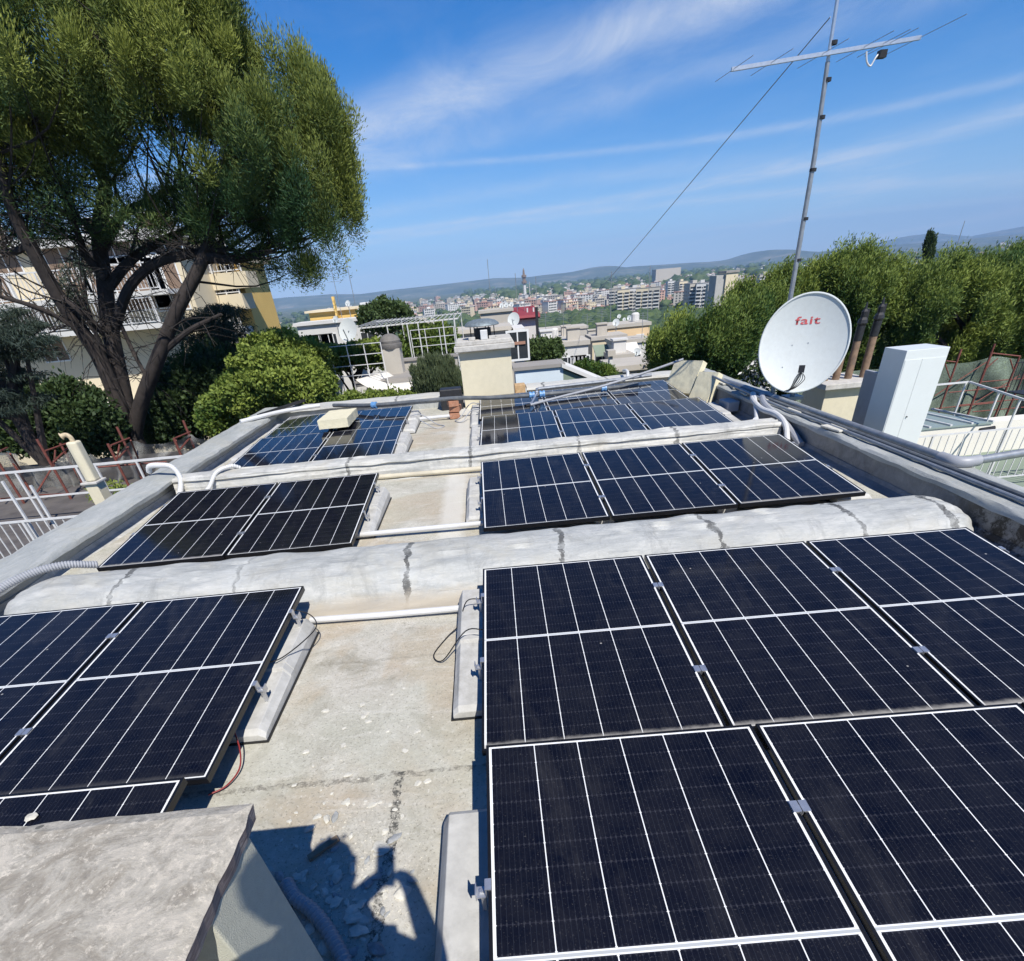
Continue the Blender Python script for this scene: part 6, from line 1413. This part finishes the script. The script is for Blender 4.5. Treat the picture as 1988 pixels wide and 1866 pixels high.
def town(k, vx, D, where, rz=0, grp='buildings of the town in the plain', lift=0):
    d = ray(vx, 570); s = d.x/d.y; Yd = D/math.hypot(1, s); x = s*Yd; z = gz(x, Yd)
    o = link('town_house', TM[k][0], org=(x, Yd, z+lift)); o.rotation_euler = (0, 0, rz)
    tag(o, f'{DESC[k]} {where}', 'building', grp); OCC.append((x, Yd)); return o
OCC = []; r = random.Random(99)
# rows of eight-storey flats at the right, each at its own place
for k, (vx, D, m_) in enumerate(((1210, 720, 8), (1232, 730, 10), (1248, 700, 8), (1268, 700, 9), (1345, 700, 9), (1362, 690, 10), (1386, 640, 9), (1400, 900, 8), (1430, 690, 9), (1320, 980, 8), (1500, 900, 8), (1478, 880, 9), (1300, 1100, 10), (1195, 800, 9))):
    town(m_, vx, D, f'above the wood, {"nearer" if D < 750 else "farther"} row, {["one","two","three","four","five","six","seven","eight","nine","ten","eleven","twelve","thirteen","fourteen"][k]}', r.uniform(-.5, .3), 'high flats above the wood')
def town_fill(n, va, vb, Da, Db, kinds, where, grp):
    c = 0; tr = 0
    while c < n and tr < n*30:
        tr += 1; vx = r.uniform(va, vb); D = math.exp(r.uniform(math.log(Da), math.log(Db))); s = ray(vx, 570); sl_ = s.x/s.y; Yd = D/math.hypot(1, sl_); x = sl_*Yd
        if any(abs(x-a)+abs(Yd-b) < 13 for a, b in OCC): continue
        town(r.choice(kinds), vx, D, where, r.uniform(-.6, .6), grp); c += 1
town_fill(125, 930, 1190, 820, 1900, (0, 1, 3, 4, 5, 7, 3, 4), 'in the dense pinkish town quarter under the broadcasting tower', 'houses of the dense town quarter')
town_fill(40, 1190, 1520, 950, 1800, (0, 3, 4, 6, 3), 'in the town behind the high flats at the right', 'houses behind the high flats')
town_fill(46, 600, 930, 380, 1700, (0, 1, 2, 5, 2, 3), 'scattered among the trees left of the tower', 'houses scattered among the trees')
town_fill(14, 690, 960, 150, 330, (0, 1, 2, 5), 'in the nearer gardens left of the red roof', 'houses of the nearer gardens')
town_fill(16, 1900, 2080, 700, 1800, (2, 3, 0), 'far off above the right-hand pines', 'far houses at the right')
town_fill(8, 1080, 1200, 180, 300, (2, 0), 'half hidden in the wood below the high flats', 'houses in the wood')
town_fill(14, 300, 600, 500, 1500, (0, 2, 3), 'far off at the left behind the big pine', 'far houses at the left')
# landmark blocks
def landmark(name, label, vx0, vx1, vyt, Y, dep, mat, zb=None, cat='building'):
    a, b = atY(vx0, vyt, Y), atY(vx1, vyt, Y); t = thing(name, ((a.x+b.x)/2, Y, gz(a.x, Y)), label, cat)
    MB().box(a.x, b.x, Y, Y+dep, gz(a.x, Y)-3, (a.z+b.z)/2).build('wall', BM[mat], t); return t, a, b
t, a, b = landmark('tower_block', 'blank white slab tower rising above the pines left of the dish', 1411, 1434, 529, 260, 9, 'cream')
MB().box(a.x-.3, b.x+.3, 259.6, 269.4, (a.z+b.z)/2, (a.z+b.z)/2+.7).build('roof', BM['flat'], t)
MB().box(a.x-3.6, a.x-.01, 261, 269, gz(a.x, 260)-3, (a.z+b.z)/2-.6).build('side_wing', BM['grey'], t)
t, a, b = landmark('hangar', 'long pale grey slab building on the skyline in front of the ridge', 1274, 1322, 521, 1700, 40, 'pale')
town_fill(10, 912, 1000, 1250, 1450, (2, 3, 3), 'in the cream row under the skyline left of the tower', 'cream row left of the tower')
# broadcasting tower
c = atY(1019, 572, 1600); zt = atY(1017, 536, 1600).z; t = thing('broadcasting_tower', (c.x, 1600, -44), 'slender broadcasting tower with platforms on the skyline', 'tower')
MB().tube([(c.x, 1600, -44), (c.x, 1600, c.z+22)], [5, 3.4], 10).build('shaft', BM['white'], t)
m = MB(); H = zt-c.z; m.lathe((c.x, 1600, c.z+22), [(3, 0), (6.5, 1), (6.5, 5), (4, 6), (4, 12), (6, 13), (6, 17), (3, 18), (2, 27), (.8, max(30, H-22)), (.1, max(31, H-20))], 12); m.build('mast', BM['shut'], t)
tag(MB().tube([(c.x+14, 1620, -44), (c.x+14, 1620, c.z+26)], [2, .6], 6).build('lattice_mast', BM['pale']), 'small pale mast right beside the broadcasting tower', 'mast')
for k, (vx, vy) in enumerate(((1868, 445), (1512, 548), (1497, 590))):
    c = atY(vx, vy, 300); tag(MB().tube([(c.x, 300, gz(c.x, 300)), (c.x, 300, c.z+3)], [.5, .12], 6).build('lattice_mast', MT['gpipe']), ['thin lattice mast on the skyline above the right pines', 'thin grey mast against the wood right of the white tower', 'thin pole just above the pine crown left of the dish'][k], 'mast')

# the far half of the town, too many and too small to tell apart
m = MB(); rr_ = random.Random(4); far_m = [BM['pale'], BM['cream'], BM['white'], BM['pink'], BM['tile'], BM['win']]
for (va, vb, Da, Db, n) in ((920, 1560, 1500, 3200, 420), (600, 930, 900, 2800, 150), (1560, 2100, 1500, 4000, 70), (1180, 1560, 900, 1500, 90), (930, 1190, 900, 1500, 120)):
    for _ in range(n):
        vx = rr_.uniform(va, vb); D = math.exp(rr_.uniform(math.log(Da), math.log(Db))); q = ray(vx, 570); sl_ = q.x/q.y; Yd = D/math.hypot(1, sl_); x = sl_*Yd; z = gz(x, Yd)
        w_, d_, h_ = rr_.uniform(6, 13), rr_.uniform(5, 8), rr_.choice((7, 9, 12, 15, 18)); a_ = rr_.uniform(-.6, .6); k = rr_.choice((0, 0, 1, 2, 2, 3))
        m.rbox((x, Yd, z+h_/2), w_, d_, h_/2, a_, k); m.rbox((x, Yd, z+h_+.25), w_+.3, d_+.3, .25, a_, 4 if rr_.random() < .4 else 0)
        m.rbox((x, Yd, z+h_+1.5), w_*.3, d_*.4, 1.0, a_, k)
        ca, sa = math.cos(a_), math.sin(a_)
        for f in range(int(h_/3)):
            for u in (-.7, -.35, 0, .35, .7):
                cx_, cy_ = x+ca*u*w_+sa*(d_+.05), Yd+sa*u*w_-ca*(d_+.05); m.rbox((cx_, cy_, z+f*3+1.9), 1.0, .05, .75, a_, 5)
tag(m.build('far_town', far_m, fix=False, org=(0, 1500, -44)), 'far houses of the town, too small to tell apart', kind='stuff')

# woods: distant crowns read as one mass, nearer ones are single trees
def blob(seed, n=1):
    import bmesh
    bm = bmesh.new(); bmesh.ops.create_icosphere(bm, subdivisions=3, radius=1)
    for v in bm.verts:
        k = 1+.30*mn.noise(v.co*2.2+Vector((seed, 0, 0)))+.22*mn.noise(v.co*5+Vector((0, seed, 0))); v.co = Vector((v.co.x*k, v.co.y*k, max(-.45, v.co.z*.72*k)))
    vs = np.array([v.co[:] for v in bm.verts]); fs = np.array([[v.index for v in f.verts] for f in bm.faces]); bm.free(); return vs, fs
BL = [blob(k) for k in range(5)]
def woods(name, label, specs, seed, sub=None):
    r = random.Random(seed); V = []; F = []; T = []; off = 0
    for (va, vb, Da, Db, n, smin, smax) in specs:
        for _ in range(n):
            vx = r.uniform(va, vb); D = math.exp(r.uniform(math.log(Da), math.log(Db))); s = ray(vx, 570); sl_ = s.x/s.y; Yd = D/math.hypot(1, sl_); x = sl_*Yd
            if D > 330 and any(abs(x-a) < 9 and -14 < b-Yd < 16 for a, b in OCC) : continue
            vs, fs = BL[r.randrange(5)]; q = r.uniform(smin, smax); ang = r.uniform(0, 6.28); ca, sa = math.cos(ang), math.sin(ang)
            P = vs*np.array([q, q, q*r.uniform(.75, 1.15)]); P = np.stack([P[:, 0]*ca-P[:, 1]*sa, P[:, 0]*sa+P[:, 1]*ca, P[:, 2]], 1)+np.array([x, Yd, gz(x, Yd)+q*.75])
            V.append(P); F.append(fs+off); T.append(np.full(len(fs), r.uniform(0, 1))+rng.normal(size=len(fs))*.12); off += len(vs)
    V = np.vstack(V); F = np.vstack(F); T = np.concatenate(T); n = len(F)
    me = bpy.data.meshes.new(name); me.vertices.add(len(V)); me.vertices.foreach_set('co', V.ravel().astype(np.float32)); me.loops.add(3*n); me.loops.foreach_set('vertex_index', F.ravel().astype(np.int32))
    me.polygons.add(n); me.polygons.foreach_set('loop_start', np.arange(0, 3*n, 3, dtype=np.int32)); me.polygons.foreach_set('loop_total', np.full(n, 3, np.int32)); me.update(calc_edges=True)
    at = me.attributes.new('tint', 'FLOAT', 'FACE'); at.data.foreach_set('value', np.clip(T, 0, 1).astype(np.float32)); me.materials.append(MT['forest'])
    return tag(link(name, me), label, kind='stuff')
woods('woods', 'far-off dark green woods covering the plain around the houses', [(560, 1000, 420, 2600, 900, 5, 9), (1000, 1260, 330, 800, 620, 5, 8), (1180, 1560, 330, 660, 520, 5, 8), (900, 1560, 1500, 5200, 700, 8, 18), (200, 620, 400, 3000, 300, 6, 12), (1560, 2150, 300, 4000, 700, 7, 14), (1180, 1500, 700, 1500, 120, 5, 8)], 5)
r = random.Random(8)
TP = []
for k in range(4):
    PFx = [(r.gauss(0, 1.7), r.gauss(0, 1.7), 5+r.gauss(0, 1.1), 1.1, 1.1, .9, r.uniform(0, 1)) for _ in range(40)]
    a, b, c = puff_leaves(PFx, 110, .3, .8, .8); t = thing('wood_tree', (0, 0, 0), 'leafy tree', 'tree', 'trees of the nearer wood')
    link('crown', leaf_mesh('crown', a, b, .62, .36, c, MT['forest'], ORG[t]), t); MB().tube([(0, 0, -1.5), (0, 0, 5)], [.3, .15], 6).build('trunk', MT['bark'], t); TP.append(t)
n_ = 0
for k in range(150):
    zone = r.choice(((640, 960), (640, 960), (1040, 1280), (1040, 1280), (1100, 1300), (1280, 2100)))
    vx = r.uniform(*zone); D = math.exp(r.uniform(math.log(80 if zone[0] != 1280 else 45), math.log(330))); s = ray(vx, 570); sl_ = s.x/s.y; Yd = D/math.hypot(1, sl_); x = sl_*Yd
    if any(abs(x-a) < 10 and -12 < b-Yd < 12 for a, b in OCC): continue
    lb = {640: 'round leafy tree of the gardens between the pergola and the far town', 1040: 'leafy tree of the wood below the high flats', 1100: 'leafy tree of the wood below the high flats', 1280: 'leafy tree in the hollow behind the right-hand pines'}[zone[0]]
    if n_ < 4: t = TP[n_]; t.location = (x, Yd, gz(x, Yd)); t['label'] = lb
    else: t = copy_tree(TP[n_ % 4], (x, Yd, gz(x, Yd)), lb, r.uniform(0, 6.28), r.uniform(.8, 1.35))
    n_ += 1
# ------------------------------------------------------------------ haze
hz = MB().box(-13000, 13000, -300, 11200, -60, 420); hm, nt, bs = newmat('haze'); nt.nodes.remove(bs)
pv = nt.nodes.new('ShaderNodeVolumePrincipled'); pv.inputs['Color'].default_value = (.40, .64, 1, 1); pv.inputs['Density'].default_value = 1.0e-4; pv.inputs['Anisotropy'].default_value = -.2
nt.links.new(pv.outputs[0], nt.nodes['Material Output'].inputs['Volume'])
tag(hz.build('haze', hm, org=(0, 0, 0)), 'thin blue summer haze', kind='stuff')
# ================================================================== LIGHT, SKY
SUN = Vector((.248, -.571, .783)).normalized()
sl = bpy.data.lights.new('sun', 'SUN'); so = bpy.data.objects.new('sun', sl); COL.objects.link(so)
so.rotation_euler = SUN.to_track_quat('Z', 'Y').to_euler(); sl.energy = 5.0; sl.angle = R(.55); sl.color = (1, .955, .88)
wd = bpy.data.worlds.new('World'); sc.world = wd; wd.use_nodes = True; nt = wd.node_tree
bg = nt.nodes['Background']; sky = nt.nodes.new('ShaderNodeTexSky'); sky.sky_type = 'NISHITA'; sky.sun_disc = False
sky.sun_elevation = math.asin(SUN.z); sky.sun_rotation = math.atan2(SUN.x, SUN.y)
sky.air_density = 1.0; sky.dust_density = .0; sky.ozone_density = 3.0; sky.altitude = 60
bg.inputs[1].default_value = .080
# high cirrus: bands laid out on a cloud deck overhead
tc = nt.nodes.new('ShaderNodeTexCoord'); sep = nt.nodes.new('ShaderNodeSeparateXYZ'); nt.links.new(tc.outputs['Generated'], sep.inputs[0])
zc = math_(nt, 'MAXIMUM', sep.outputs[2], .012)
px = math_(nt, 'DIVIDE', sep.outputs[0], zc); py = math_(nt, 'DIVIDE', sep.outputs[1], zc)
cmb = nt.nodes.new('ShaderNodeCombineXYZ'); nt.links.new(px, cmb.inputs[0]); nt.links.new(py, cmb.inputs[1])
def cl(p): 
    d = ray(*p); return (d.x/d.z, d.y/d.z)
den = None
wn = nt.nodes.new('ShaderNodeTexNoise'); wn.inputs['Scale'].default_value = .55; wn.inputs['Detail'].default_value = 8; nt.links.new(cmb.outputs[0], wn.inputs[0])
fn = nt.nodes.new('ShaderNodeTexNoise'); fn.inputs['Scale'].default_value = 1.3; fn.inputs['Detail'].default_value = 12; fn.inputs['Roughness'].default_value = .7; fn.inputs['Distortion'].default_value = .6
mp = nt.nodes.new('ShaderNodeMapping'); nt.links.new(cmb.outputs[0], mp.inputs[0]); mp.inputs['Rotation'].default_value = (0, 0, R(50)); mp.inputs['Scale'].default_value = (1.1, .5, 1); nt.links.new(mp.outputs[0], fn.inputs[0])
BANDS = [((690, 262), (1080, 110), (1420, -20), .055, .60), ((700, 330), (1000, 250), (1500, 90), .04, .22), ((1440, 345), (1700, 290), (2060, 195), .040, .42), ((1430, 262), (1700, 215), (2050, 135), .02, .30),
         ((700, 420), (1150, 345), (1700, 350), .05, .20), ((640, 480), (1250, 400), (2050, 350), .04, .34), ((1100, 480), (1600, 420), (2100, 390), .045, .25)]
for a, b, c_, w, s_ in BANDS:
    # width measured across the band as a share of its distance
    A, B = cl(a), cl(c_); dx, dy = B[0]-A[0], B[1]-A[1]; L = math.hypot(dx, dy); nx, ny = -dy/L, dx/L
    Bm = cl(b); off = (Bm[0]-A[0])*nx+(Bm[1]-A[1])*ny; tm = ((Bm[0]-A[0])*dx+(Bm[1]-A[1])*dy)/L/L
    ux = math_(nt, 'SUBTRACT', px, A[0]); uy = math_(nt, 'SUBTRACT', py, A[1])
    t_ = math_(nt, 'DIVIDE', math_(nt, 'ADD', math_(nt, 'MULTIPLY', ux, dx), math_(nt, 'MULTIPLY', uy, dy)), L*L)
    d_ = math_(nt, 'ADD', math_(nt, 'MULTIPLY', ux, nx), math_(nt, 'MULTIPLY', uy, ny))
    tm = min(.8, max(.2, tm)); bow = off/(4*tm*(1-tm))
    d_ = math_(nt, 'SUBTRACT', d_, math_(nt, 'MULTIPLY', math_(nt, 'MULTIPLY', t_, math_(nt, 'SUBTRACT', 1, t_)), 4*bow))
    wb = math_(nt, 'MULTIPLY', math_(nt, 'SUBTRACT', wn.outputs[0], .5), .5*w*8)
    ww = math_(nt, 'MULTIPLY', math_(nt, 'ADD', math_(nt, 'SQRT', math_(nt, 'ADD', math_(nt, 'MULTIPLY', px, px), math_(nt, 'MULTIPLY', py, py))), .6), w*1.6)
    g = math_(nt, 'DIVIDE', math_(nt, 'ADD', d_, wb), ww)
    e = math_(nt, 'EXPONENT', math_(nt, 'MULTIPLY', math_(nt, 'MULTIPLY', g, g), -1))
    e = math_(nt, 'MULTIPLY', e, s_)
    den = e if den is None else math_(nt, 'ADD', den, e)
tex = ramp(nt, fn.outputs[0], [(.3, .35), (.7, 1.25)])
den = math_(nt, 'MULTIPLY', den, tex)
veil = math_(nt, 'MULTIPLY', ramp(nt, fn.outputs[0], [(.45, 0), (.9, .10)]), 1)
den = math_(nt, 'MINIMUM', math_(nt, 'ADD', den, veil), .8)
hs = nt.nodes.new('ShaderNodeHueSaturation'); hs.inputs['Saturation'].default_value = 1.6; hs.inputs['Value'].default_value = 1.0; nt.links.new(sky.outputs[0], hs.inputs['Color'])
blu = mixc(nt, 1.0, hs.outputs[0], (.80, .89, 1.17), 'MULTIPLY')
hzn = math_(nt, 'MULTIPLY', math_(nt, 'EXPONENT', math_(nt, 'MULTIPLY', zc, -8)), .6)
blu = mixc(nt, hzn, blu, (3.6, 6.6, 11.5))
col = mixc(nt, den, blu, (7.5, 8.2, 9.4))
nt.links.new(col, bg.inputs[0])
sc.view_settings.view_transform = 'Standard'; sc.view_settings.look = 'None'; sc.view_settings.gamma = 1; sc.view_settings.exposure = .27
cy = sc.cycles; cy.max_bounces = 6; cy.diffuse_bounces = 3; cy.glossy_bounces = 3; cy.transparent_max_bounces = 12; cy.transmission_bounces = 2; cy.volume_bounces = 0
cy.use_denoising = True; cy.sample_clamp_indirect = 4
